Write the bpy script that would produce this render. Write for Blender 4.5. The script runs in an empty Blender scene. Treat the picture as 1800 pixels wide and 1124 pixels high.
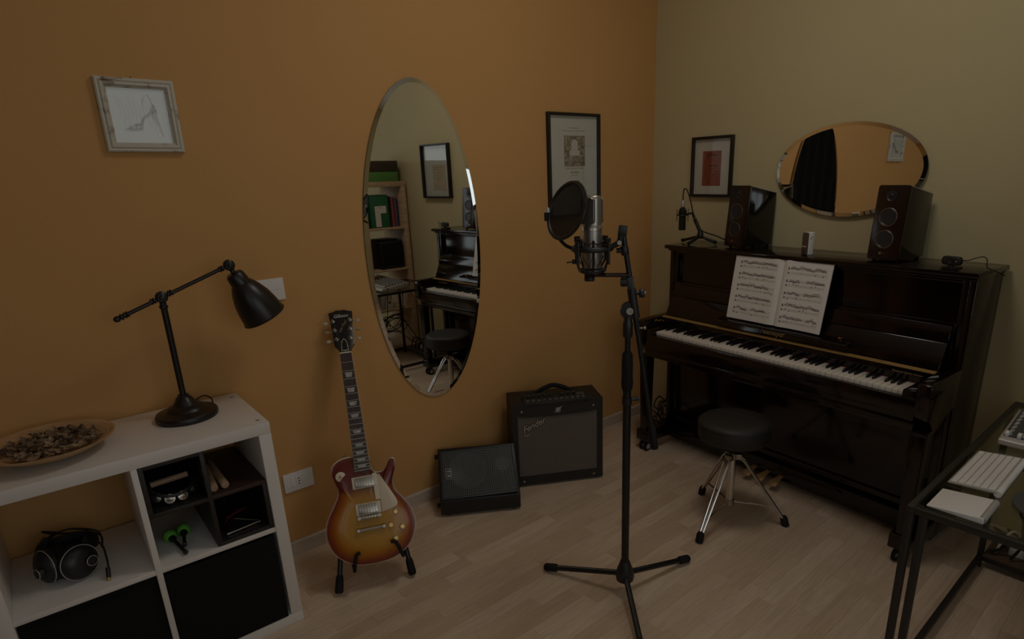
import bpy, bmesh, math, random
from mathutils import Vector, Matrix, Euler
PI = math.pi
R = math.radians
random.seed(7)
sc = bpy.context.scene
COL = sc.collection

# ------------------------------------------------------------------ camera
cam_d = bpy.data.cameras.new('camera')
cam_d.sensor_width = 36.0
cam_d.sensor_fit = 'HORIZONTAL'
cam_d.lens = 1083.23 / 1800 * 36
cam_d.shift_x = -55.72 / 1800
cam_d.shift_y = 88.04 / 1800
cam_d.clip_start = 0.02
cam = bpy.data.objects.new('camera', cam_d)
cam.location = (-2.9875, -2.393, 1.4983)
cam.rotation_euler = (R(72.3018), R(1.7186), R(-41.6922))
COL.objects.link(cam)
sc.camera = cam

# ------------------------------------------------------------------ sky, light, exposure
world = bpy.data.worlds.new('sky')
sc.world = world
world.use_nodes = True
wn = world.node_tree.nodes
wn['Background'].inputs[0].default_value = (0.80, 0.90, 1.0, 1)
wn['Background'].inputs[1].default_value = 1.2
vs = sc.view_settings
vs.view_transform = 'Standard'
vs.look = 'None'
vs.gamma = 1.0
vs.use_curve_mapping = False
vs.exposure = -1.78
sc.cycles.use_denoising = True
sc.cycles.max_bounces = 8
sc.cycles.diffuse_bounces = 5
sc.cycles.glossy_bounces = 5
sc.cycles.transparent_max_bounces = 12
sc.cycles.caustics_reflective = False
sc.cycles.caustics_refractive = False
sc.cycles.sample_clamp_indirect = 4.0

def area_light(name, loc, rot, sx, sy, power, colr):
    d = bpy.data.lights.new(name, 'AREA')
    d.shape = 'RECTANGLE'
    d.size = sx
    d.size_y = sy
    d.energy = power
    d.color = colr
    o = bpy.data.objects.new(name, d)
    o.location = loc
    o.rotation_euler = rot
    COL.objects.link(o)
    return o
# room: orange wall is y = 0, the beige wall leaves the corner (0,0) at 4.5 degrees off square
ROOM_X0, ROOM_Y0, ROOM_H = -4.4, -4.3, 2.9
# daylight entering through the window behind the camera and the one in the left wall
area_light('window_daylight', (-2.5, ROOM_Y0 - 0.06, 1.65), (R(90), 0, 0), 2.2, 1.5, 36, (0.93, 0.97, 1.0))
area_light('side_window_daylight', (ROOM_X0 - 0.06, -3.2, 1.75), (R(90), 0, R(-90)), 1.2, 1.3, 15, (0.93, 0.97, 1.0))

# ------------------------------------------------------------------ helpers
def Vv(p):
    return Vector(p)

class MB:
    """collects shapes into one mesh; fn maps every vertex into the part's local frame"""
    def __init__(self, fn=None):
        self.v = []; self.f = []; self.fn = fn
    def add(self, vs_, fs):
        b = len(self.v)
        if self.fn:
            vs_ = [self.fn(p) for p in vs_]
        self.v += [tuple(p) for p in vs_]
        self.f += [tuple(i + b for i in f) for f in fs]
        return self
    def box(self, x0, x1, y0, y1, z0, z1, rot=None, piv=None):
        p = [(x, y, z) for z in (z0, z1) for y in (y0, y1) for x in (x0, x1)]
        if rot is not None:
            c = Vector(piv) if piv is not None else Vector(((x0+x1)/2, (y0+y1)/2, (z0+z1)/2))
            p = [c + rot @ (Vector(q) - c) for q in p]
        return self.add(p, [(0,1,3,2), (4,6,7,5), (0,4,5,1), (1,5,7,3), (3,7,6,2), (2,6,4,0)])
    def slab(self, pts, d):
        """quad pts extruded by vector d"""
        d = Vector(d)
        p = [Vector(q) for q in pts]; n = len(p)
        q = [a + d for a in p]
        return self.add(p + q, [tuple(range(n))[::-1], tuple(range(n, 2*n))] + [(i, (i+1) % n, n+(i+1) % n, n+i) for i in range(n)])
    def prism(self, poly, a0, a1, ax='z'):
        def m(p, a):
            return {'z': (p[0], p[1], a), 'y': (p[0], a, p[1]), 'x': (a, p[0], p[1])}[ax]
        n = len(poly)
        return self.add([m(p, a0) for p in poly] + [m(p, a1) for p in poly],
                        [tuple(range(n))[::-1], tuple(range(n, 2*n))] + [(i, (i+1) % n, n+(i+1) % n, n+i) for i in range(n)])
    def tube(self, pts, r, n=8, closed=False, flat=1.0):
        pts = [Vector(p) for p in pts]; m = len(pts)
        rs = r if isinstance(r, (list, tuple)) else [r]*m
        tang = []
        for i in range(m):
            a = pts[(i-1) % m] if (closed or i > 0) else pts[i]
            b = pts[(i+1) % m] if (closed or i < m-1) else pts[i]
            t = b - a
            tang.append(t.normalized() if t.length > 1e-9 else Vector((0, 0, 1)))
        t0 = tang[0]
        up = Vector((0, 0, 1)) if abs(t0.z) < 0.9 else Vector((1, 0, 0))
        nx = t0.cross(up).normalized()
        vs_ = []
        for i in range(m):
            t = tang[i]
            nx = (nx - t * nx.dot(t)).normalized()
            ny = t.cross(nx)
            for k in range(n):
                a = 2*PI*k/n
                vs_.append(pts[i] + nx*(rs[i]*math.cos(a)) + ny*(rs[i]*flat*math.sin(a)))
        fs = []
        for i in range(m if closed else m-1):
            j = (i+1) % m
            for k in range(n):
                l = (k+1) % n
                fs.append((i*n+k, i*n+l, j*n+l, j*n+k))
        if not closed:
            fs.append(tuple(range(n))[::-1]); fs.append(tuple(range((m-1)*n, m*n)))
        return self.add(vs_, fs)
    def cyl(self, p0, p1, r0, r1=None, n=20):
        return self.tube([p0, p1], [r0, r0 if r1 is None else r1], n)
    def lathe(self, prof, n=32, o=(0,0,0), ax=(0,0,1), sx=1.0):
        """prof = [(r, h)] around axis ax from o"""
        ax = Vector(ax).normalized(); o = Vector(o)
        up = Vector((0,1,0)) if abs(ax.y) < 0.9 else Vector((1,0,0))
        e1 = up.cross(ax).normalized(); e2 = ax.cross(e1)
        vs_ = []; fs = []; m = len(prof)
        for r, h in prof:
            for k in range(n):
                a = 2*PI*k/n
                vs_.append(o + ax*h + e1*(r*sx*math.cos(a)) + e2*(r*math.sin(a)))
        for i in range(m-1):
            for k in range(n):
                l = (k+1) % n
                fs.append((i*n+k, i*n+l, (i+1)*n+l, (i+1)*n+k))
        if prof[0][0] > 1e-6: fs.append(tuple(range(n))[::-1])
        if prof[-1][0] > 1e-6: fs.append(tuple(range((m-1)*n, m*n)))
        return self.add(vs_, fs)
    def ball(self, c, r, n=16, m=10, s=(1,1,1)):
        c = Vector(c); vs_ = []; fs = []
        for i in range(m+1):
            th = PI*i/m
            for k in range(n):
                a = 2*PI*k/n
                vs_.append(c + Vector((r*s[0]*math.sin(th)*math.cos(a), r*s[1]*math.sin(th)*math.sin(a), r*s[2]*math.cos(th))))
        for i in range(m):
            for k in range(n):
                l = (k+1) % n
                fs.append((i*n+k, (i+1)*n+k, (i+1)*n+l, i*n+l))
        return self.add(vs_, fs)
    def mesh(self, name, bevel=0, seg=2, smooth=35):
        me = bpy.data.meshes.new(name)
        me.from_pydata(self.v, [], self.f)
        bm = bmesh.new(); bm.from_mesh(me)
        bmesh.ops.remove_doubles(bm, verts=bm.verts, dist=1e-6)
        bmesh.ops.dissolve_degenerate(bm, dist=1e-7, edges=bm.edges)
        bmesh.ops.recalc_face_normals(bm, faces=bm.faces)
        if bevel:
            es = [e for e in bm.edges if len(e.link_faces) == 2 and e.calc_face_angle(0) > R(38)]
            bmesh.ops.bevel(bm, geom=es, offset=bevel, segments=seg, affect='EDGES', profile=0.5, clamp_overlap=True)
        bm.to_mesh(me); bm.free()
        if smooth:
            me.polygons.foreach_set('use_smooth', [True]*len(me.polygons))
            me.set_sharp_from_angle(angle=R(smooth))
        me.update()
        return me
    def build(self, name, mat, parent=None, bevel=0, seg=2, smooth=35, loc=None, rot=None, label=None, kind=None):
        return link(name, self.mesh(name, bevel, seg, smooth), mat, parent, loc, rot, label, kind)

def link(name, me, mat, parent=None, loc=None, rot=None, label=None, kind=None):
    if mat is not None and not me.materials:
        me.materials.append(mat)
    o = bpy.data.objects.new(name, me)
    COL.objects.link(o)
    if parent is not None: o.parent = parent
    if loc is not None: o.location = loc
    if rot is not None: o.rotation_euler = rot
    if label: o['label'] = label
    if kind: o['kind'] = kind
    return o

def tag(o, label, cat, group=None):
    o['label'] = label; o['category'] = cat
    if group: o['group'] = group
    return o

def thing(name, label, cat, loc=(0,0,0), rot=(0,0,0), group=None):
    o = bpy.data.objects.new(name, None)
    o.empty_display_size = 0.05
    COL.objects.link(o)
    o.location = loc; o.rotation_euler = rot
    return tag(o, label, cat, group)

def struct(o):
    o['kind'] = 'structure'
    return o

def text(name, body, size, mat, parent, loc, rot, ext=0.0006, shear=0.0, space=1.0, align='CENTER', sx=1.0, offset=0.0):
    cu = bpy.data.curves.new(name, 'FONT')
    cu.body = body; cu.size = size; cu.extrude = ext; cu.shear = shear; cu.space_character = space
    cu.align_x = align; cu.align_y = 'CENTER'; cu.resolution_u = 3; cu.offset = offset
    t = bpy.data.objects.new(name, cu); COL.objects.link(t)
    dg = bpy.context.evaluated_depsgraph_get()
    me = bpy.data.meshes.new_from_object(t.evaluated_get(dg))
    bpy.data.objects.remove(t); bpy.data.curves.remove(cu)
    me.name = name
    o = link(name, me, mat, parent, loc, rot)
    o.scale = (sx, 1, 1)
    return o

def spline(pts, n=8, closed=False):
    P = [Vector(p) for p in pts]; N = len(P); out = []
    rng = range(N) if closed else range(N-1)
    for i in rng:
        if closed:
            a, b, c, d = P[i-1], P[i], P[(i+1) % N], P[(i+2) % N]
        else:
            a, b, c, d = P[max(i-1, 0)], P[i], P[i+1], P[min(i+2, N-1)]
        for k in range(n):
            t = k/n
            out.append(0.5*((2*b) + (c-a)*t + (2*a-5*b+4*c-d)*t*t + (3*b-a-3*c+d)*t**3))
    if not closed: out.append(P[-1])
    return out

def circle_pts(c, r, n=32, e1=(1,0,0), e2=(0,1,0)):
    c = Vector(c); e1 = Vector(e1); e2 = Vector(e2)
    return [c + e1*(r*math.cos(2*PI*k/n)) + e2*(r*math.sin(2*PI*k/n)) for k in range(n)]

def rrect(x0, x1, y0, y1, r, n=5):
    out = []
    for cx, cy, a0 in ((x1-r, y1-r, 0), (x0+r, y1-r, 90), (x0+r, y0+r, 180), (x1-r, y0+r, 270)):
        for k in range(n+1):
            a = R(a0 + 90*k/n)
            out.append((cx + r*math.cos(a), cy + r*math.sin(a)))
    return out

# frame of the beige wall: u runs along it from the corner, w out into the room
WA = R(4.5); WS, WC = math.sin(WA), math.cos(WA)
EU = Vector((-WS, -WC, 0)); EW = Vector((-WC, WS, 0))
WROT = R(-94.5)
def wpt(u, w, z):
    return EU*u + EW*w + Vector((0, 0, z))
def wfn(u0, w0, z0=0.0):
    return lambda p: (p[0]-u0, -(p[1]-w0), p[2]-z0)
def off(base):
    b = Vector(base)
    return lambda p: Vector(p) - b

# ------------------------------------------------------------------ materials
MATS = {}
def mat(name, c, rough=0.5, metal=0.0, spec=0.5, coat=0.0, bump=None, var=None, sheen=0.0, alpha=None):
    """bump=(scale, strength, distance) noise relief; var=(scale, colour2, lo, hi, stretch) colour mottling"""
    m = bpy.data.materials.new(name); m.use_nodes = True
    nt = m.node_tree; b = nt.nodes['Principled BSDF']
    b.inputs['Base Color'].default_value = (*c, 1)
    b.inputs['Roughness'].default_value = rough
    b.inputs['Metallic'].default_value = metal
    b.inputs['Specular IOR Level'].default_value = spec
    b.inputs['Coat Weight'].default_value = coat
    b.inputs['Coat Roughness'].default_value = 0.05
    b.inputs['Sheen Weight'].default_value = sheen
    def coord(stretch=(1,1,1)):
        tc = nt.nodes.new('ShaderNodeTexCoord'); mp = nt.nodes.new('ShaderNodeMapping')
        mp.inputs['Scale'].default_value = stretch
        nt.links.new(tc.outputs['Object'], mp.inputs['Vector'])
        return mp.outputs['Vector']
    if var:
        sc_, c2, lo, hi = var[:4]; st = var[4] if len(var) > 4 else (1,1,1)
        nz = nt.nodes.new('ShaderNodeTexNoise'); nz.inputs['Scale'].default_value = sc_; nz.inputs['Detail'].default_value = 5
        nt.links.new(coord(st), nz.inputs['Vector'])
        mr = nt.nodes.new('ShaderNodeMapRange'); mr.inputs['From Min'].default_value = lo; mr.inputs['From Max'].default_value = hi
        nt.links.new(nz.outputs['Fac'], mr.inputs['Value'])
        mx = nt.nodes.new('ShaderNodeMix'); mx.data_type = 'RGBA'
        mx.inputs[6].default_value = (*c, 1); mx.inputs[7].default_value = (*c2, 1)
        nt.links.new(mr.outputs['Result'], mx.inputs[0]); nt.links.new(mx.outputs[2], b.inputs['Base Color'])
    if bump:
        nz = nt.nodes.new('ShaderNodeTexNoise'); nz.inputs['Scale'].default_value = bump[0]; nz.inputs['Detail'].default_value = 4
        nt.links.new(coord(), nz.inputs['Vector'])
        bp = nt.nodes.new('ShaderNodeBump'); bp.inputs['Strength'].default_value = bump[1]; bp.inputs['Distance'].default_value = bump[2]
        nt.links.new(nz.outputs['Fac'], bp.inputs['Height']); nt.links.new(bp.outputs['Normal'], b.inputs['Normal'])
    MATS[name] = m
    return m

M_orange = mat('orange_paint', (0.60, 0.332, 0.122), 0.75, bump=(90, 0.12, 0.004), var=(2.0, (0.585, 0.320, 0.115), 0.35, 0.65), spec=0.25)
M_beige = mat('beige_paint', (0.585, 0.505, 0.295), 0.8, bump=(90, 0.12, 0.004), var=(2.0, (0.57, 0.49, 0.28), 0.35, 0.65), spec=0.25)
M_ceil = mat('white_ceiling_paint', (0.82, 0.80, 0.76), 0.9)
M_base = mat('baseboard_wood', (0.56, 0.46, 0.37), 0.5, var=(8, (0.48, 0.39, 0.31), 0.35, 0.65, (1, 1, 12)))
M_white = mat('white_laminate', (0.75, 0.71, 0.67), 0.35, var=(3, (0.73, 0.69, 0.65), 0.4, 0.6))
M_wplastic = mat('white_plastic', (0.78, 0.76, 0.73), 0.35)
M_blackfoil = mat('blackbrown_foil', (0.012, 0.010, 0.009), 0.45, var=(30, (0.022, 0.018, 0.015), 0.4, 0.6, (1, 1, 12)))
M_brownfoil = mat('brown_foil', (0.035, 0.016, 0.010), 0.5)
M_blackfab = mat('black_fabric', (0.010, 0.010, 0.010), 0.95, bump=(400, 0.4, 0.002), spec=0.2)
M_black = mat('black_satin_metal', (0.008, 0.008, 0.008), 0.38, spec=0.45)
M_blackmatte = mat('black_rubber', (0.008, 0.008, 0.008), 0.7, spec=0.3)
M_bronze = mat('dark_bronze_metal', (0.010, 0.008, 0.007), 0.36, spec=0.5, bump=(300, 0.1, 0.001))
M_bplastic = mat('black_plastic', (0.012, 0.012, 0.012), 0.42)
M_chrome = mat('chrome', (0.62, 0.60, 0.58), 0.16, 1.0)
M_nickel = mat('nickel', (0.40, 0.37, 0.32), 0.35, 1.0)
M_brass = mat('brass', (0.66, 0.44, 0.16), 0.25, 1.0)
M_mirror = mat('mirror_silver', (0.92, 0.93, 0.91), 0.0, 1.0)
M_mirror_edge = mat('mirror_bevel', (0.80, 0.81, 0.80), 0.02, 1.0)
M_mirror_back = mat('mirror_back', (0.10, 0.08, 0.06), 0.6)
M_paper = mat('white_paper', (0.74, 0.71, 0.67), 0.85)
M_mat = mat('passepartout_card', (0.66, 0.62, 0.56), 0.9)
M_ink = mat('printing_ink', (0.05, 0.04, 0.035), 0.8)
M_sepia = mat('sepia_ink', (0.26, 0.20, 0.12), 0.85)
M_blackframe = mat('black_frame_wood', (0.009, 0.007, 0.006), 0.35)
M_redprint = mat('red_print', (0.34, 0.085, 0.045), 0.85, var=(14, (0.30, 0.07, 0.035), 0.4, 0.6))
M_distress = mat('distressed_white_paint', (0.60, 0.56, 0.48), 0.7, var=(26, (0.20, 0.14, 0.09), 0.56, 0.70, (1, 1, 1)), bump=(60, 0.25, 0.002))
M_glossblack = mat('piano_black_lacquer', (0.0075, 0.0035, 0.0025), 0.12, spec=0.55)
M_white_key = mat('white_key_plastic', (0.78, 0.72, 0.64), 0.28)
M_black_key = mat('black_key', (0.006, 0.006, 0.006), 0.3)
M_felt = mat('red_felt', (0.09, 0.02, 0.015), 0.95)
M_hinge = mat('brass_hinge_strip', (0.45, 0.27, 0.085), 0.5, 0.35)
M_gold = mat('gold_lettering', (0.72, 0.50, 0.26), 0.45, 0.15)
M_vinyl = mat('black_tolex_vinyl', (0.012, 0.010, 0.008), 0.5, bump=(500, 0.5, 0.002))
M_seat = mat('black_seat_vinyl', (0.018, 0.016, 0.014), 0.55, bump=(260, 0.35, 0.002))
M_cream = mat('cream_plastic', (0.72, 0.62, 0.48), 0.35)
M_rosewood = mat('rosewood', (0.055, 0.024, 0.016), 0.4, var=(20, (0.03, 0.013, 0.009), 0.4, 0.6, (6, 6, 1)))
M_pearl = mat('pearl_inlay', (0.52, 0.50, 0.47), 0.25, var=(60, (0.36, 0.35, 0.33), 0.4, 0.6))
M_amber = mat('amber_knob', (0.46, 0.32, 0.13), 0.25, spec=0.6)
M_tulip = mat('tulip_tuner_plastic', (0.42, 0.40, 0.30), 0.3)
M_mahog = mat('mahogany_back', (0.13, 0.035, 0.018), 0.3)
M_wood = mat('light_bamboo', (0.52, 0.34, 0.18), 0.5, var=(10, (0.42, 0.26, 0.13), 0.4, 0.6, (1, 1, 8)))
M_birch = mat('birch_veneer', (0.56, 0.41, 0.27), 0.5, var=(6, (0.48, 0.34, 0.21), 0.4, 0.6, (1, 1, 6)))
M_clave = mat('clave_wood', (0.46, 0.30, 0.19), 0.5, var=(30, (0.36, 0.22, 0.13), 0.4, 0.6, (1, 8, 1)))
M_green = mat('green_plastic', (0.13, 0.46, 0.05), 0.5)
M_greenbox = mat('green_box_board', (0.09, 0.26, 0.06), 0.6)
M_dkgreen = mat('dark_green_folder', (0.02, 0.15, 0.07), 0.55)
M_brownlid = mat('dark_brown_lid', (0.05, 0.035, 0.025), 0.7)
M_micbody = mat('satin_nickel_mic', (0.40, 0.37, 0.33), 0.34, 0.85)
M_micgrille = mat('mic_grille_mesh', (0.16, 0.145, 0.13), 0.55, 0.7, bump=(900, 0.6, 0.001))
M_silver = mat('silver_plastic', (0.50, 0.48, 0.45), 0.4, 0.3)
M_dkpanel = mat('dark_grey_panel', (0.06, 0.065, 0.065), 0.5)
M_steel = mat('black_steel_tube', (0.020, 0.018, 0.015), 0.45)
M_redcord = mat('red_cord', (0.25, 0.02, 0.02), 0.8)
M_smoke = mat('smoky_plastic', (0.09, 0.06, 0.045), 0.2)
M_baffle = mat('dark_maroon_gloss', (0.014, 0.006, 0.004), 0.22, spec=0.5)
M_spk_side = mat('speaker_black_gloss', (0.010, 0.009, 0.006), 0.10, spec=0.55)
M_cone = mat('speaker_cone', (0.012, 0.013, 0.016), 0.35, spec=0.5)
M_ring = mat('speaker_ring', (0.34, 0.30, 0.24), 0.25, 1.0)

def glass_mat(name, tint, gl=0.08, tr=0.92):
    m = bpy.data.materials.new(name); m.use_nodes = True
    nt = m.node_tree; nt.nodes.remove(nt.nodes['Principled BSDF'])
    out = nt.nodes['Material Output']
    t = nt.nodes.new('ShaderNodeBsdfTransparent'); t.inputs[0].default_value = (*tint, 1)
    g = nt.nodes.new('ShaderNodeBsdfGlossy'); g.inputs['Roughness'].default_value = 0.0
    fr = nt.nodes.new('ShaderNodeFresnel'); ge = nt.nodes.new('ShaderNodeNewGeometry'); mr = nt.nodes.new('ShaderNodeMapRange')
    mr.inputs['To Min'].default_value = 1.5; mr.inputs['To Max'].default_value = 1/1.5
    nt.links.new(ge.outputs['Backfacing'], mr.inputs['Value']); nt.links.new(mr.outputs['Result'], fr.inputs[0])
    mx = nt.nodes.new('ShaderNodeMixShader')
    nt.links.new(fr.outputs[0], mx.inputs[0]); nt.links.new(t.outputs[0], mx.inputs[1]); nt.links.new(g.outputs[0], mx.inputs[2])
    nt.links.new(mx.outputs[0], out.inputs[0])
    return m
M_glass = glass_mat('clear_glass', (0.97, 0.98, 0.97))
M_deskglass = glass_mat('desk_glass', (0.84, 0.86, 0.78))
M_netmat = None
def net_mat():
    """woven nylon net of the pop filter: black threads with open gaps"""
    m = bpy.data.materials.new('nylon_net'); m.use_nodes = True
    nt = m.node_tree; b = nt.nodes['Principled BSDF']
    b.inputs['Base Color'].default_value = (0.012, 0.009, 0.007, 1); b.inputs['Roughness'].default_value = 0.8
    t = nt.nodes.new('ShaderNodeBsdfTransparent'); mx = nt.nodes.new('ShaderNodeMixShader'); mx.inputs[0].default_value = 0.80
    nt.links.new(t.outputs[0], mx.inputs[1]); nt.links.new(b.outputs[0], mx.inputs[2])
    nt.links.new(mx.outputs[0], nt.nodes['Material Output'].inputs[0])
    return m
M_net = net_mat()

def floor_mat():
    m = bpy.data.materials.new('laminate_strip'); m.use_nodes = True
    nt = m.node_tree; b = nt.nodes['Principled BSDF']; N = nt.nodes.new; L = nt.links.new
    oi = N('ShaderNodeObjectInfo'); tc = N('ShaderNodeTexCoord')
    at = N('ShaderNodeAttribute'); at.attribute_name = 'tone'
    ad = N('ShaderNodeMath'); ad.operation = 'ADD'; L(oi.outputs['Random'], ad.inputs[0]); L(at.outputs['Fac'], ad.inputs[1])
    fr = N('ShaderNodeMath'); fr.operation = 'FRACT'; L(ad.outputs[0], fr.inputs[0])
    cr = N('ShaderNodeValToRGB'); e = cr.color_ramp.elements
    e[0].position = 0.0; e[0].color = (0.57, 0.425, 0.300, 1)
    e[1].position = 1.0; e[1].color = (0.71, 0.565, 0.425, 1)
    k = cr.color_ramp.elements.new(0.35); k.color = (0.63, 0.480, 0.345, 1)
    k = cr.color_ramp.elements.new(0.7); k.color = (0.665, 0.520, 0.382, 1)
    L(fr.outputs[0], cr.inputs[0])
    mp = N('ShaderNodeMapping'); mp.inputs['Scale'].default_value = (2.2, 26, 1)
    cb = N('ShaderNodeCombineXYZ'); ml = N('ShaderNodeMath'); ml.operation = 'MULTIPLY'; ml.inputs[1].default_value = 37
    L(fr.outputs[0], ml.inputs[0]); L(ml.outputs[0], cb.inputs['Z']); L(cb.outputs[0], mp.inputs['Location'])
    L(tc.outputs['Object'], mp.inputs['Vector'])
    nz = N('ShaderNodeTexNoise'); nz.inputs['Scale'].default_value = 2.5; nz.inputs['Detail'].default_value = 6; nz.inputs['Distortion'].default_value = 1.2
    L(mp.outputs[0], nz.inputs['Vector'])
    mr = N('ShaderNodeMapRange'); mr.inputs['From Min'].default_value = 0.3; mr.inputs['From Max'].default_value = 0.7
    mr.inputs['To Min'].default_value = 0.87; mr.inputs['To Max'].default_value = 1.07
    L(nz.outputs['Fac'], mr.inputs['Value'])
    mx = N('ShaderNodeMix'); mx.data_type = 'RGBA'; mx.blend_type = 'MULTIPLY'; mx.inputs[0].default_value = 1.0
    L(cr.outputs[0], mx.inputs[6]); L(mr.outputs[0], mx.inputs[7]); L(mx.outputs[2], b.inputs['Base Color'])
    b.inputs['Roughness'].default_value = 0.42; b.inputs['Specular IOR Level'].default_value = 0.35
    return m
M_floor = floor_mat()
M_joint = mat('floor_joint', (0.44, 0.32, 0.22), 0.8)

# ------------------------------------------------------------------ room shell
def wall_with_hole(name, m, horiz, fixed0, fixed1, a0, a1, h0, h1, z0, z1, H):
    """wall slab with a window hole; horiz 'x' (runs along x) or 'y'"""
    b = MB()
    def bx(p0, p1, q0, q1):
        if horiz == 'x': b.box(p0, p1, fixed0, fixed1, q0, q1)
        else: b.box(fixed0, fixed1, p0, p1, q0, q1)
    bx(a0, h0, 0, H); bx(h1, a1, 0, H); bx(h0, h1, 0, z0); bx(h0, h1, z1, H)
    return struct(b.build(name, m, smooth=0))

struct(MB().box(ROOM_X0-0.1, 0.5, 0, 0.1, -0.05, ROOM_H).build('wall_back', M_orange, smooth=0))
wl = 4.35
b = MB()
b.slab([(0,0,-0.05), tuple(wpt(wl,0,-0.05)), tuple(wpt(wl,-0.1,-0.05)), tuple(wpt(-0.0,-0.1,-0.05))], (0,0,ROOM_H+0.05))
struct(b.build('wall_right', M_beige, smooth=0))
wall_with_hole('wall_front', M_beige, 'x', ROOM_Y0-0.1, ROOM_Y0, ROOM_X0-0.1, 0.1, -3.6, -1.4, 0.9, 2.4, ROOM_H)
wall_with_hole('wall_left', M_orange, 'y', ROOM_X0-0.1, ROOM_X0, ROOM_Y0, 0.0, -3.8, -2.6, 1.1, 2.4, ROOM_H)
struct(MB().box(ROOM_X0-0.1, 0.5, ROOM_Y0-0.1, 0.1, ROOM_H, ROOM_H+0.1).build('ceiling', M_ceil, smooth=0))
floor = struct(MB().box(ROOM_X0-0.1, 0.5, ROOM_Y0-0.1, 0.1, -0.10, -0.0025).build('floor', M_joint, smooth=0))

def window(name, horiz, fixed, h0, h1, z0, z1, inward):
    root = bpy.data.objects.new(name, None); COL.objects.link(root); struct(root)
    fr = MB(); gl = MB(); t = 0.05
    def bx(B, p0, p1, q0, q1, d0, d1):
        a, c = sorted((fixed+d0*inward, fixed+d1*inward))
        if horiz == 'x': B.box(p0, p1, a, c, q0, q1)
        else: B.box(a, c, p0, p1, q0, q1)
    mid = (h0+h1)/2
    for p in ((h0,h0+t,z0,z1), (h1-t,h1,z0,z1), (h0+t,h1-t,z0,z0+t), (h0+t,h1-t,z1-t,z1), (mid-0.035,mid+0.035,z0+t,z1-t)):
        bx(fr, *p, -0.05, -0.01)
    for p in ((h0+t, mid-0.035, z0+t, z1-t), (mid+0.035, h1-t, z0+t, z1-t)):
        g = MB(); bx(g, *p, -0.032, -0.028); g.build('window_pane', M_glass, root, smooth=0)
    fr.build('window_frame', M_wplastic, root, bevel=0.004)
    s = MB(); bx(s, h0-0.04, h1+0.04, z0-0.03, z0, 0.0, 0.10); s.build('window_sill', M_wplastic, root, bevel=0.004)
window('window_1', 'x', ROOM_Y0, -3.6, -1.4, 0.9, 2.4, 1)
window('window_2', 'y', ROOM_X0, -3.8, -2.6, 1.1, 2.4, 1)

# skirting boards
BBH = 0.065
struct(MB().prism([(0,0), (-0.012,0), (-0.012,BBH-0.006), (-0.007,BBH), (0,BBH)], ROOM_X0, -0.012, 'x').build('baseboard_back', M_base, smooth=0))
b = MB(); b.fn = lambda p: wpt(*p)
b.prism([(0,0), (0.012,0), (0.012,BBH-0.006), (0.007,BBH), (0,BBH)], 0.012, wl-0.05, 'x')
struct(b.build('baseboard_right', M_base, smooth=0))
struct(MB().box(ROOM_X0, ROOM_X0+0.012, ROOM_Y0+0.012, -0.012, 0, BBH).build('baseboard_left', M_base, smooth=0))
struct(MB().box(ROOM_X0+0.012, -0.36, ROOM_Y0, ROOM_Y0+0.012, 0, BBH).build('baseboard_front', M_base, smooth=0))

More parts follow.
